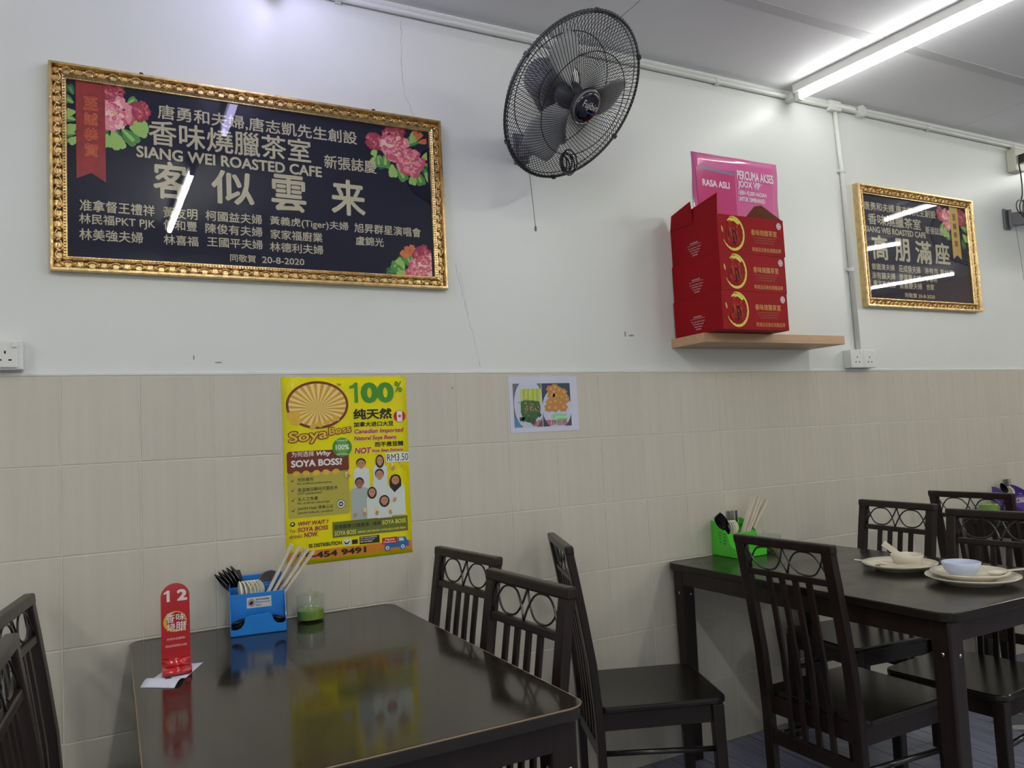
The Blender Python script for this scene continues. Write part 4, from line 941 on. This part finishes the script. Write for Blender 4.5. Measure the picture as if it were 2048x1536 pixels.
# ------------------------------------------------------------------ wall fans
FG = mat('fan_grey', (112, 112, 118), .4); FGD = mat('fan_dark_grey', (58, 60, 66), .4); WIRE = mat('fan_wire', (46, 46, 50), .35, metal=.7)
BADGE = mat('badge_navy', (12, 12, 34), .12, coat=.8)
BLADE = mat('fan_blade', (158, 160, 162), .45)
def wall_fan(label, base, headc, nrm, R, roll=0.0, cord=.275, cx=-.004):
    t = thing('wall_fan', label, 'fan', base)
    B = Vector(base); c = Vector(headc) - B; n = Vector(nrm).normalized()
    up = Vector((0, 0, 1)); xx = up.cross(n).normalized(); yy = n.cross(xx)
    M4 = Matrix((xx, yy, n)).transposed().to_4x4(); M4.translation = c
    fr = lambda u, v, d: M4 @ Vector((u, v, d))
    NW = 118
    def grille(dome, rin, zend, twist, name, rings):
        mb = MB()
        for k in range(NW):
            a0 = 2 * PI * k / NW; pts = []
            for i in range(10):
                q = i / 9; r = rin + (R - rin) * q
                z = zend * (1 - q ** 3.2) if zend > 0 else zend * (1 - q ** 4.5)
                a = a0 + twist * (1 - q)
                pts.append((r * math.cos(a), r * math.sin(a), z + (.004 if zend > 0 else -.004)))
            pts.append(((R + .006) * math.cos(a0), (R + .006) * math.sin(a0), 0))
            mb.tube([M4 @ Vector(p) for p in pts], .0012, 3)
        for rr, zz in rings: mb.tube([M4 @ Vector((rr * math.cos(2 * PI * k / 60), rr * math.sin(2 * PI * k / 60), zz)) for k in range(60)], .0016, 5, closed=True)
        return mb.build(name, WIRE, t, smooth=True)
    grille(.07, .058, .062, .35, 'front_grille', ((R * .98, .006), (R * .62, .062 * (1 - .62 ** 3.2) + .003)))
    grille(.09, .085, -.075, -.25, 'rear_grille', ((R * .97, -.014), (R * .70, -.075 * (1 - .7 ** 4.5) - .006), (.085, -.079)))
    mb = MB()
    mb.tube([M4 @ Vector((R * math.cos(2 * PI * k / 72), R * math.sin(2 * PI * k / 72), 0)) for k in range(72)], .0048, 8, closed=True)
    rg = mb.build('cage_ring', FGD, t, smooth=True)
    for k in range(6):
        a = 2 * PI * k / 6 + .3
        MB().box(-.007, .007, -.005, .004, -.008, .008, M4 @ Matrix.Rotation(a, 4, 'Z') @ Matrix.Translation((0, R + .002, 0))).build('clip', FGD, rg)
    hb_ = MB().lathe([(.054, .050), (.057, .058), (.056, .066), (.050, .070)], 40, M4).build('hub_cap', FG, t, smooth=True)
    bdg = MB().lathe([(.051, .068), (.052, .071), (.046, .076), (.03, .0785), (.001, .0792)], 40, M4, caps=False).build('badge', BADGE, t, smooth=True)
    text('Fujibin', -.034, -.010, .036, .020, .0800, fr, WHT, bdg, bold=.004, res=5)
    text('INDUSTRIAL', -.004, -.016, .034, -.0115, .0800, fr, mat('badge_blue', (90, 110, 160), .4), bdg, bold=.01)
    # three blades and their hub, at rest
    MB().lathe([(.045, -.05), (.048, -.02), (.04, .0), (.02, .012), (.001, .014)], 32, M4, caps=False).build('blade_hub', FGD, t, smooth=True)
    for k in range(3):
        a = roll + 2 * PI * k / 3
        mbb = MB()
        def bl(p, q):
            r = .04 + (R * .80 - .04) * p; wd = .42 + .30 * math.sin(PI * min(1, p * .8 + .12)) if p > .12 else .5
            wd *= (1 - .25 * max(0, p - .85) / .15)
            th = a + (q - .5) * wd * 1.25 + .18 * p; 
            return M4 @ Vector((r * math.cos(th), r * math.sin(th), -.012 + (q - .5) * .052 * (1 - .3 * p)))
        mbb.grid(bl, 10, 8).build('blade', BLADE, t, smooth=True, solid=.002)
    MB().lathe([(.05, -.082), (.070, -.088), (.074, -.11), (.072, -.17), (.060, -.205), (.03, -.22)], 36, M4).build('motor_housing', FG, t, smooth=True)
    # neck, arm and bracket
    neck = M4 @ Vector((0, -.03, -.185)); piv = Vector((c.x * .55 + .03, c.y * .62, -.03))
    MB().tube([neck, neck * .55 + piv * .45 + Vector((0, 0, -.01)), piv + Vector((0, 0, .04)), piv + Vector((0, 0, -.04))], [.034, .03, .026, .022], 16).build('neck', FG, t, smooth=True)
    d = (piv - Vector((0, 0, 0))); L = d.length; ax = math.atan2(d.x, -d.y)
    Ma = Matrix.Rotation(ax, 4, 'Z')
    MB().box(-.018, .018, -L, -.012, -.048, .030, Ma).build('arm', FG, t, bevel=.006)
    MB().box(-.026, .026, -.014, -.0005, -.065, .055).box(-.032, .032, -.026, -.010, -.058, .045, Ma).build('wall_bracket', FG, t, bevel=.004)
    cs = Vector((cx, -.07, -.052))
    pc_ = MB().tube([cs, cs + Vector((.004, -.01, -cord * .5)), cs + Vector((.010, -.015, -cord))], .0011, 6).build('pull_cord', mat('cord', (70, 66, 62), .6), t)
    MB().lathe([(.002, .006), (.0045, .0), (.0045, -.012), (.003, -.014)], 10, Matrix.Translation(cs + Vector((.010, -.015, -cord)))).build('cord_end', mat('cord_end', (110, 106, 98), .4), pc_)
    mb = MB()
    b0 = piv + Vector((.006, -.005, -.085))
    for k in range(5):
        pts = []
        for i in range(17):
            q = 2 * PI * i / 16
            pts.append(b0 + Vector(((.014 + .004 * k) * math.sin(q) + .004 * k, -.004 * k, -.028 - (.026 + .004 * k) * math.cos(q) * -1 - .01 * (k % 2))))
        mb.tube(pts[:-1], .0028, 6, closed=True)
    mb.build('cable_coil', BLK, t, smooth=True)
    return t
wall_fan('large grey wall fan with round wire cage and dark hub badge', (1.51, 0, 2.362), (1.496, -.42, 2.376), (.235, -.705, -.672), .277, roll=2.25)
wf = wall_fan('wall fan at the right edge, only its bracket and coiled cable in view', (4.625, 0, 2.365), (5.0, -.36, 2.42), (.62, -.60, -.50), .305, roll=.3, cord=.40, cx=-.035)
# its arm, cable and coil as seen at the picture's right edge
mb = MB().tube([(.07, -.068, .315), (.03, -.085, .29), (.034, -.088, .24), (.032, -.09, .17), (.006, -.10, .11), (-.03, -.11, .07)], .0036, 8)
for k in range(4):
    pts = [(-.045 + .045 * math.cos(2 * PI * i / 20) + .012 * k, -.115 - .01 * k, .03 + (.04 + .01 * k) * math.sin(2 * PI * i / 20) - .012 * k) for i in range(20)]
    mb.tube(pts, .0033, 6, closed=True)
mb.build('cable', BLK, wf, smooth=True)

# ------------------------------------------------------------------ cutlery caddies
def panel(poly, y0, y1, name, m, par, bevel=.0008):      # polygon in (x,z), thickness along y
    fr = plane_fr((0, y1, 0), (1, 0, 0), (0, 0, 1))
    return MB().prism(poly, 0, y1 - y0, fr).build(name, m, par, bevel=bevel)
def spanel(poly, x0, x1, name, m, par, holes=None):       # polygon in (y,z), thickness along x
    fr = lambda u, v, d: Vector(((x0 + x1) / 2 + d, u, v))
    if holes:
        mb = fill2d(poly, holes, x1 - x0, fr); return mb.build(name, m, par)
    return MB().prism(poly, -(x1 - x0) / 2, (x1 - x0) / 2, fr).build(name, m, par, bevel=.0008)
def caddy(kind, color, label, loc, rz, W=.152, D=.150):
    t = thing('cutlery_caddy', label, 'caddy', loc, rz)
    P = mat('caddy_' + kind, color, .3, coat=.3)
    h, d, k_ = W / 2, D / 2, .0022
    MB().prism(rrect(-h + .002, h - .002, -d + .002, d - .002, .006, 4), 0, .004, plane_fr((0, 0, 0), (1, 0, 0), (0, 1, 0))).build('base', P, t, bevel=.001)
    yf = -d + .050
    if kind == 'blue':
        side = [(-d, .002), (-d, .036), (-d + .006, .044), (-d + .012, .056), (-d + .016, .066), (-d + .030, .078), (yf - .004, .092), (yf, .110), (yf + .012, .114), (d - .02, .138), (d, .147), (d, .002)]
        lip = [(-h, .002), (h, .002), (h, .030), (h - .012, .024), (h - .026, .026), (h - .034, .034), (h - .040, .050), (h - .048, .056), (-h + .050, .054), (-h + .040, .048), (-h + .037, .034), (-h + .028, .022), (-h + .016, .018), (-h, .020)]
        fz = .108; bz = .147; holes = None
    else:
        side = [(-d, .002), (-d, .030), (-d + .008, .036), (-d + .022, .040), (yf - .006, .055), (yf - .002, .080), (yf + .006, .098), (yf + .03, .115), (yf + .055, .128), (d - .02, .138), (d, .140), (d, .002)]
        lip = [(-h, .002), (h, .002), (h, .030), (h - .02, .028), (-h + .02, .028), (-h, .030)]
        fz = .092; bz = .120
        holes = []
        for gy in (0, 1):
            for r_ in range(4):
                for c_ in range(2):
                    cy, cz = yf + .018 + gy * .026 + c_ * .010, .050 + .0125 * r_ + (.002 if gy == 0 else .006)
                    holes.append([(cy - .003, cz - .003), (cy + .003, cz - .003), (cy + .003, cz + .003), (cy - .003, cz + .003)])
    for x0 in (-h, h - k_): spanel(side, x0, x0 + k_, 'side_panel', P, t, holes)
    panel(lip, -d, -d + k_, 'front_lip', P, t)
    panel(rect(-h + k_, .004, h - k_, fz), yf, yf + k_, 'front_panel', P, t)
    panel(rect(-h + k_, .004, h - k_, bz), d - k_, d, 'back_panel', P, t)
    panel(rect(-h + k_, .004, h - k_, fz + .012), .032, .032 + k_, 'divider', P, t)
    panel([(-.018, .118), (h - .004, .118), (h - .004, .124), (-.018, .124)], .050, .050 + k_, 'rib', P, t)
    for kx in range(4): panel(rect(-.012 + .018 * kx, .108, -.004 + .018 * kx, .119), .050, .050 + k_, 'rib', P, t)
    spanel([(yf + k_, .004), (.032, .004), (.032, fz + .008), (yf + k_, fz - .004)], .006, .006 + k_, 'divider', P, t)
    frs = plane_fr((0, yf, 0), (1, 0, 0), (0, 0, 1))
    st = patch('sticker', rect(-.030, .066, .038, .096) if kind == 'blue' else rect(-.038, .056, .030, .082), .0005, frs, mat('sticker_white', (206, 208, 214), .4), t)
    ox = 0 if kind == 'blue' else -.008; oz = 0 if kind == 'blue' else -.012
    cxx, czz = -.017 + ox, .081 + oz
    ring = [(a, b) for a, b in zip(ell(cxx, czz, .0095, .0105, 24), ell(cxx, czz, .008, .009, 24))]
    mb = MB()
    for i in range(24): mb.sheet([ring[i][0], ring[(i + 1) % 24][0], ring[(i + 1) % 24][1], ring[i][1]], .0008, frs)
    mb.build('no_touch_symbol', mat('sym_red', (140, 30, 34), .5), st)
    hand = [(-.005, -.006), (.003, -.006), (.005, -.001), (.006, .004), (.0045, .0042), (.0035, .001), (.0032, .006), (.0018, .006), (.0012, .002), (.0006, .0068), (-.0008, .0068), (-.0010, .002), (-.0022, .006), (-.0036, .0056), (-.0032, .0), (-.006, .0025), (-.0068, .001)]
    patch('hand_symbol', [(cxx + x, czz + y) for x, y in hand], .0009, frs, PC['black'], st)
    for i, s in enumerate(('请勿用手拿取餐具', 'Please carry only with', 'fingers')):
        text(s, -.005 + ox, .087 - .008 * i + oz - .001, (.033, .034, .011)[i] + ox, .0925 - .008 * i + oz - .001, .0008, frs, PC['black'], st, bold=.012)
    return t
def spoon_surf(L, bl, bw, dep, hw_, thick=.0016, tipr=1.0):
    """spoon standing up: handle foot at z=0, bowl at the top, hollow facing -y"""
    mb = MB(); nu, nv = 16, 8
    def fn(p, q):
        z = L * p; v = (q - .5) * 2
        hs = (L - bl) / L
        if p < hs:
            wd = hw_ * (.8 + .2 * (1 - p / hs)); dp = .0006
            if p > hs - .08: t_ = (p - hs + .08) / .08; wd = wd + (bw * .35 - wd) * t_ * .4
        else:
            t_ = (p - hs) / (1 - hs); wd = bw * max(0.02, math.sin(PI * min(1, .12 + .88 * t_) ** .95)) ** .6; dp = dep * math.sin(PI * min(1, .06 + .9 * t_)) ** .8
        return (wd * v, dp * (1 - v * v), z)
    return mb.grid(fn, 30, nv)
WHITEP = mat('melamine_white', (232, 228, 210), .25, coat=.3)
BSP = mat('black_melamine', (14, 14, 20), .12, coat=.8)
DST = mat('dark_steel', (78, 78, 82), .14, metal=.95)
STL = mat('cutlery_steel', (150, 150, 150), .2, metal=1)
IVO = mat('ivory_chopstick', (214, 204, 184), .4, noise=.06)
def fork_mesh(m):
    mb = MB(); mb.box(-.0035, .0035, -.0008, .0008, 0, .10)
    v = []; 
    mb.prism([(-.003, .10), (.003, .10), (.010, .118), (.011, .135), (-.011, .135), (-.010, .118)], -.0008, .0008, plane_fr((0, 0, 0), (1, 0, 0), (0, 0, 1)))
    for k in range(4):
        x = -.0095 + k * .00633
        mb.prism([(x - .0014, .135), (x + .0014, .135), (x + .0009, .168), (x - .0009, .168)], -.0008, .0008, plane_fr((0, 0, 0), (1, 0, 0), (0, 0, 1)))
    return mb.mesh('fork', m)
def mk(name, me, label, cat, loc, rot, group, solid=0):
    o = bpy.data.objects.new(name, me); COL.objects.link(o); o.location = loc; o.rotation_euler = rot
    tag(o, label, cat, group)
    if solid: md = o.modifiers.new('thickness', 'SOLIDIFY'); md.thickness = solid; md.offset = 0
    return o
ME_SP = spoon_surf(.196, .064, .0155, .010, .0045).mesh('spoon', DST, True)
ME_BS = spoon_surf(.130, .070, .0225, .016, .007).mesh('soup_spoon', BSP, True)
ME_WS = spoon_surf(.130, .055, .0225, .012, .007).mesh('soup_spoon', WHITEP, True)
ME_FK = fork_mesh(DST); ME_FS = fork_mesh(STL)
ME_CH = MB().add([(-.0035, -.0035, 0), (.0035, -.0035, 0), (.0035, .0035, 0), (-.0035, .0035, 0), (-.0042, -.0042, .262), (.0042, -.0042, .262), (.0042, .0042, .262), (-.0042, .0042, .262)], [(3, 2, 1, 0), (4, 5, 6, 7), (0, 1, 5, 4), (1, 2, 6, 5), (2, 3, 7, 6), (3, 0, 4, 7)]).mesh('chopstick', IVO)
def W(loc, rz, p):   # caddy-local to world
    c, s = math.cos(rz), math.sin(rz)
    return (loc[0] + p[0] * c - p[1] * s, loc[1] + p[0] * s + p[1] * c, loc[2] + p[2])
def aim(base, top, roll=0.0):
    d = Vector(top) - Vector(base)
    q = d.to_track_quat('Z', 'Y').to_matrix().to_4x4() @ Matrix.Rotation(roll, 4, 'Z')
    return q.to_euler()
def fill_caddy(loc, rz, col, where, n_sp, n_fk, n_ws, n_ch, chs=1.0, fork_first=False, tray=None):
    z0 = .0048
    for k in range(n_sp):
        b = W(loc, rz, (.000 + .0035 * k, .044 if not fork_first else .0, z0)); tp = W(loc, rz, (-.114 + .0105 * k, .040 + .005 * k if not fork_first else -.004 + .003 * k, .160 + .005 * k))
        mk('spoon', ME_SP, ('leftmost ' if k == 0 else 'rightmost ' if k == n_sp - 1 else '') + 'dark shiny spoon leaning left out of the %s caddy' % col, 'spoon', b, aim(b, tp, .35), 'dark spoons in the %s caddy' % col, .0009)
    for k in range(n_fk):
        b = W(loc, rz, (-.022 + .006 * k, .060, z0)) if not fork_first else W(loc, rz, (.0 + .010 * k, .048 + .004 * (k % 2), z0))
        tp = W(loc, rz, (-.070 + .007 * k, .066, .165)) if not fork_first else W(loc, rz, (-.004 + .011 * k, .05 + .004 * (k % 2), .165))
        mk('fork', ME_FK if not fork_first else ME_FS, ('leftmost ' if k == 0 else 'rightmost ' if k == n_fk - 1 else '') + 'fork standing tines up at the back of the %s caddy' % col, 'fork', b, aim(b, tp, .5), 'forks in the %s caddy' % col)
    for k in range(n_ws):
        b = W(loc, rz, (-.045 + .0068 * k, .012, z0 + .006)); tp = W(loc, rz, (-.050 + .0088 * k, .003, z0 + .136))
        mk('soup_spoon', ME_WS, ('leftmost ' if k == 0 else 'rightmost ' if k == n_ws - 1 else 'inner ') + 'white soup spoon of the nested row in the %s caddy' % col, 'spoon', b, aim(b, tp, -.9 + .1 * k), 'white soup spoons in the %s caddy' % col, .0022)
    rnd = random.Random(len(col))
    for k in range(n_ch):
        gx, gy = k % 4, k // 4
        bx_ = .012 + .0085 * gx - .035 * (chs > .9); b = W(loc, rz, (bx_, -.010 + .011 * gy, z0)); tp = W(loc, rz, (bx_ + (.116 + .013 * gx + rnd.uniform(-.005, .005)) * chs, .000 + .011 * gy + rnd.uniform(-.004, .004), .213 - .005 * gx + rnd.uniform(-.003, .003)))
        mk('chopstick', ME_CH, ('leftmost front ' if k == 0 else 'rightmost front ' if k == 3 else '') + 'ivory chopstick of the bundle leaning right in the %s caddy' % col, 'chopstick', b, aim(b, tp, 0), 'ivory chopsticks in the %s caddy' % col)
    for (tx, s) in (tray or ()):
        for k in range(3):
            b = W(loc, rz, (tx * .1 + .010 * s * 0, -.052 + .0 * k, .044 + .004 * k)); tp = W(loc, rz, (tx, -.050, .020 + .008 * k))
            o = mk('soup_spoon', ME_BS, ('lowest ', 'middle ', 'topmost ')[k] + 'glossy black soup spoon lying in the front tray of the %s caddy, %s end' % (col, 'left' if s < 0 else 'right'), 'spoon', b, aim(b, tp, PI), 'black soup spoons in the %s caddy tray, %s end' % (col, 'left' if s < 0 else 'right'), .0018)
            o.scale = (.85, .8, .55)
BL, BR = (.500, -.098, .7502), -.12
caddy('blue', (22, 124, 212), 'bright blue plastic cutlery caddy with white sticker on the near table', BL, BR)
fill_caddy(BL, BR, 'blue', 'near table', 5, 4, 7, 12, tray=((-.062, -1), (.064, 1)))
GL_, GR_ = (2.388, -.088, .7502), -.04
caddy('green', (74, 196, 44), 'lime green cutlery caddy with perforated sides on the plates table', GL_, GR_, W=.15)
fill_caddy(GL_, GR_, 'green', 'middle table', 4, 5, 5, 8, chs=1.0, fork_first=True, tray=((-.015, -1),))
PL_, PR_ = (4.30, -.10, .7502), -.05
caddy('purple', (92, 66, 150), 'purple cutlery caddy on the far table, cut by the right edge', PL_, PR_)
fill_caddy(PL_, PR_, 'purple', 'far table', 1, 5, 2, 0, fork_first=True)
# smoky disc-shaped ladle head behind the chopsticks of the blue caddy
lb = W(BL, BR, (.030, .062, .005))
sm = mat('smoke_plastic', (92, 90, 88), .3, coat=.3)
mb = MB().grid(lambda a, b: (.034 * (2 * b - 1) * math.sqrt(max(0, 1 - (2 * a - 1) ** 2)), .008 * (1 - (2 * a - 1) ** 2), .118 + .034 * (2 * a - 1)), 12, 8)
mb.box(-.004, .004, -.001, .001, 0, .09)
o = mb.build('serving_spoon', sm, None, smooth=True, solid=.0012); o.location = lb; o.rotation_euler = (0, .10, BR + .2)
tag(o, 'smoky grey serving spoon behind the chopsticks in the blue caddy', 'spoon')

# ------------------------------------------------------------------ glass jars
GLS = glass_mat('jar_glass', (.95, .98, .95), 1.62)
SAUCE = mat('green_sauce', (146, 176, 74), .35, noise=.06, nscale=40)
def jar(loc, r, hgt, fill, label, bowl=False, rz=0):
    t = thing('glass_jar', label, 'jar', loc, rz)
    w_ = .0025
    if not bowl:
        pr_ = [(r * .93, 0), (r, .004), (r, hgt), (r - w_, hgt), (r - w_, .006), (.001, .005)]
    else:
        pr_ = [(r * .62, 0), (r * .80, .008), (r * .96, hgt * .45), (r, hgt), (r - w_, hgt), (r * .94, hgt * .45), (r * .76, .010), (.001, .008)]
    MB().lathe([(.001, 0)] + pr_, 40, caps=False).build('glass_body', GLS, t, smooth=True)
    ri = r - w_ - .0006
    if not bowl: MB().lathe([(.001, .0066), (ri, .0066), (ri, fill), (.001, fill)], 36, caps=False).build('sauce', SAUCE, t, smooth=False)
    else: MB().lathe([(.001, .0095), (r * .74, .011), (r * .92, hgt * .45), (r * .925, fill), (.001, fill)], 36, caps=False).build('chillies', SAUCE, t, smooth=False)
    mb = MB().lathe([(.001, hgt + .0035), (r * .8, hgt + .0032), (r + .001, hgt + .001), (r + .001, hgt + .0025), (r * .8, hgt + .007), (.008, hgt + .010), (.006, hgt + .014), (.0085, hgt + .022), (.007, hgt + .026), (.001, hgt + .027)], 36, caps=False)
    MB.build(mb, 'lid', GLS, t, smooth=True)
    return t
jar((.655, -.090, .7502), .042, .072, .032, 'glass jar of green sauce beside the blue caddy')
jar((2.530, -.094, .7502), .062, .062, .036, 'wide glass bowl of green chillies with lid beside the green caddy', True)
jar((4.085, -.085, .7502), .050, .075, .062, 'lidded pot of pale green pickles beside the purple caddy', True)
sp = tag(MB().tube([(-.012, 0, .030), (.010, .004, .066), (.022, .008, .0695)], [.0022, .0022, .003], 8).build('jar_spoon', GLS, None, smooth=True), 'clear spoon standing inside the green sauce jar', 'spoon')
sp.location = (.655, -.092, .7502)

# ------------------------------------------------------------------ number stand on a folded receipt
ACR = mat('acrylic_red', (176, 14, 26), .12, coat=.8)
NL, NR = (.2575, -.430, .7502), -.02
ns = thing('number_stand', 'tall red acrylic table number 12 stand with rolled foot', 'sign', (NL[0], NL[1], .7535), NR)
frn = plane_fr((0, 0, 0), (1, 0, 0), (0, 0, 1))
prof = rrect(-.032, .032, .030, .206, .032, 12, rs=(.0005, .0005, .032, .032))
MB().prism(prof, -.0012, .0012, frn).build('panel', ACR, ns)
pts = []
for k in range(15):
    a = PI * .5 * k / 14
    pts.append((-.020 + .020 * math.cos(a) - .0, .030 - .024 * math.sin(a)))
pts += [(-.030, .0066), (-.040, .006)]
for k in range(1, 10):
    a = PI * k / 9; pts.append((-.040 - .0 - .016 * math.sin(a), .006 + .012 * (1 - math.cos(a)) * .5 if k < 5 else .006 + .012 * (1 - math.cos(a)) * .5))
mb = MB(); v = []; f = []
# foot: sheet rolled forward then down to the table
cs_ = [(0, .030), (-.002, .020), (-.008, .0125), (-.018, .011), (-.030, .0135), (-.040, .0135), (-.047, .009), (-.049, .0015), (-.044, .0008), (-.030, .0010), (.004, .0010), (.012, .0010)]
for (y, z) in cs_: v += [(-.032, y, z), (.032, y, z)]
for i in range(len(cs_) - 1): f.append((2 * i, 2 * i + 1, 2 * i + 3, 2 * i + 2))
MB().add(v, f).build('foot', ACR, ns, smooth=True, solid=.0022)
NW_ = mat('number_white', (226, 214, 210), .4)
one(-.025, .163, -.012, .190, .0016, frn, NW_, ns, k=.52)
text('2', .004, .163, .027, .190, .0016, frn, NW_, ns, bold=.05)
outp = []; innp = []
for k in range(33):
    a = 1.2 + 4.3 * k / 32; wd = .0075 * math.sin(PI * k / 32) ** .7 + .0004
    outp.append((-.001 + .026 * math.cos(a), .115 + .0245 * math.sin(a))); innp.append((-.001 + (.026 - wd) * math.cos(a), .115 + (.0245 - wd) * math.sin(a)))
mb = MB()
for k in range(32): mb.sheet([outp[k], outp[k + 1], innp[k + 1], innp[k]], .0016, frn)
k2 = [(-.001 + .026 * math.cos(a), .115 + .0245 * math.sin(a)) for a in (-.6, -.2, .2, .6, 1.0, 1.3)]; k3 = [(-.001 + .0235 * math.cos(a), .115 + .022 * math.sin(a)) for a in (-.6, -.2, .2, .6, 1.0, 1.3)]
for i in range(5): mb.sheet([k2[i], k2[i + 1], k3[i + 1], k3[i]], .0016, frn)
mb.build('gold_ring', mat('gold_print', (206, 164, 60), .4), ns)
for ch, x0, z0, x1, z1 in (('香', -.021, .113, -.002, .137), ('味', .001, .116, .022, .133), ('烧', -.019, .094, -.001, .112), ('腊', .000, .091, .024, .114)): text(ch, x0, z0, x1, z1, .0020, frn, NW_, ns, bold=.014)
text('欢迎光临惠顾!', -.020, .072, .021, .0775, .0016, frn, NW_, ns, bold=.0)
text('请凭此牌号取您所点之食物', -.023, .0555, .024, .061, .0016, frn, NW_, ns, bold=.0)
# receipt: bent slip of paper under the stand
rc = thing('paper_slip', 'white printed paper slip lying curled under the number stand', 'paper', (0, 0, .7502))
A, B_, C_, D_ = Vector((.176, -.522, 0)), Vector((.243, -.575, 0)), Vector((.322, -.388, 0)), Vector((.250, -.368, 0))
def slip(p, q):
    a = A.lerp(B_, q); b = D_.lerp(C_, q); P_ = a.lerp(b, p)
    lift = .016 * max(0, math.sin(PI * min(1, (1 - p) * 2.6 - 1.6 + .0))) if p < .38 else 0
    lift = .010 * math.sin(PI * p / .36) if p < .36 else .0
    P_.z = .0006 + lift * (1 - .15 * q); return P_
MB().grid(slip, 22, 5).build('paper', mat('receipt', (214, 218, 232), .6), rc, smooth=True, solid=.0003)
mb = MB(); 
ctr = slip(.22, .62); e1 = (slip(.30, .62) - slip(.14, .62)).normalized(); e2 = (slip(.22, .9) - slip(.22, .3)).normalized()
mb.add([ctr + e1 * .010 * math.cos(2 * PI * k / 16) + e2 * .008 * math.sin(2 * PI * k / 16) + Vector((0, 0, .0012)) for k in range(16)], [tuple(range(16))])
mb.build('printed_mark', mat('ink', (40, 40, 48), .6), rc)

# ------------------------------------------------------------------ used crockery on the middle table
CRM = mat('melamine_cream', (222, 214, 194), .22, coat=.4); BLU = mat('melamine_pale_blue', (196, 204, 228), .25, coat=.4)
def plate(loc, r, label, m=CRM, rim=.022, tilt=(0, 0, 0)):
    pr_ = [(.001, .003), (r * .52, .003), (r * .60, 0), (r * .64, 0), (r * .66, .005), (r * .86, rim * .6), (r, rim), (r * .995, rim + .003), (r * .84, rim * .6 + .004), (r * .64, .008), (.001, .006)]
    o = MB().lathe(pr_, 56, caps=False).build('plate', m, None, smooth=True); o.location = loc; o.rotation_euler = tilt
    return tag(o, label, 'plate', None)
def bowl(loc, r, hgt, label, m, foot=.6):
    pr_ = [(.001, .004), (r * foot * .9, .004), (r * foot * .92, 0), (r * foot, 0), (r * foot + .003, .005), (r * .86, hgt * .5), (r, hgt), (r - .003, hgt + .001), (r * .83, hgt * .5), (r * foot, .009), (.001, .007)]
    o = MB().lathe(pr_, 48, caps=False).build('bowl', m, None, smooth=True); o.location = loc
    return tag(o, label, 'bowl', None)
Z = .7502
plate((2.540, -.700, Z), .120, 'used cream plate with food scraps, chopsticks and the cream bowl on it')
bowl((2.560, -.716, Z + .0068), .0535, .043, 'cream soup bowl standing on the used plate, spoon handle sticking up', CRM, foot=.72)
plate((2.492, -.985, Z), .132, 'large cream plate at the bottom, under the plate with the blue bowl')
plate((2.488, -.980, Z + .0125), .110, 'smaller cream plate stacked on the large one, below the blue bowl')
bowl((2.462, -.972, Z + .0195), .0555, .046, 'pale blue melamine bowl on the two stacked plates', BLU, foot=.55)
ME_CS = spoon_surf(.135, .055, .022, .012, .0105).mesh('soup_spoon', CRM, True)
def lay(b, tp, roll, label, me=ME_CS):
    o = mk('soup_spoon', me, label, 'spoon', b, aim(b, tp, roll), None, .002); return o
lay((2.500, -.672, Z + .090), (2.565, -.725, Z + .020), PI * .5, 'cream soup spoon leaning in the cream bowl, handle up')
lay((2.422, -.612, Z + .036), (2.52, -.725, Z + .0205), PI, 'cream soup spoon lying across the left rim of the used plate')
lay((2.625, -1.078, Z + .038), (2.515, -1.035, Z + .036), PI, 'cream spoon lying on the right rim of the stacked plates')
o = mk('chopstick', ME_CH, 'yellowed chopstick lying across the used plate and its rim', 'chopstick', (2.455, -.69, Z + .0185), aim((2.455, -.69, 0), (2.54, -.81, .006)), None); o.scale = (1, 1, .62)
rnd = random.Random(9); mb = MB()
for k in range(46):
    a = rnd.uniform(1.9, 4.6) if k % 4 else rnd.uniform(-.6, .6); q = rnd.uniform(.50, .66) * .12
    x, y = 2.54 + q * math.cos(a), -.70 + q * math.sin(a)
    s = rnd.uniform(.003, .007)
    mb.lathe([(s * .6, 0), (s, s * .4), (s * .5, s * .9)], 6, Matrix.Translation((x, y, Z + .0082)) @ Matrix.Rotation(a, 4, 'Z'))
o = mb.build('food_scraps', mat('scraps', (158, 122, 52), .5, noise=.3, nscale=60), None); o['kind'] = 'stuff'; tag(o, 'yellow brown food scraps left around the bowl on the used plate', 'food')
mb = MB()
for (x, y) in ((.055, -.045), (.062, -.055), (.05, -.06), (-.03, -.07)): mb.box(-.004, .004, -.0012, .0012, 0, .0015, Matrix.Translation((2.488 + x, -.98 + y, Z + .0205)) @ Matrix.Rotation(x * 30, 4, 'Z'))
o = mb.build('dark_scraps', BLK, None); o['kind'] = 'stuff'; tag(o, 'dark crumbs on the upper stacked plate beside the blue bowl', 'food')
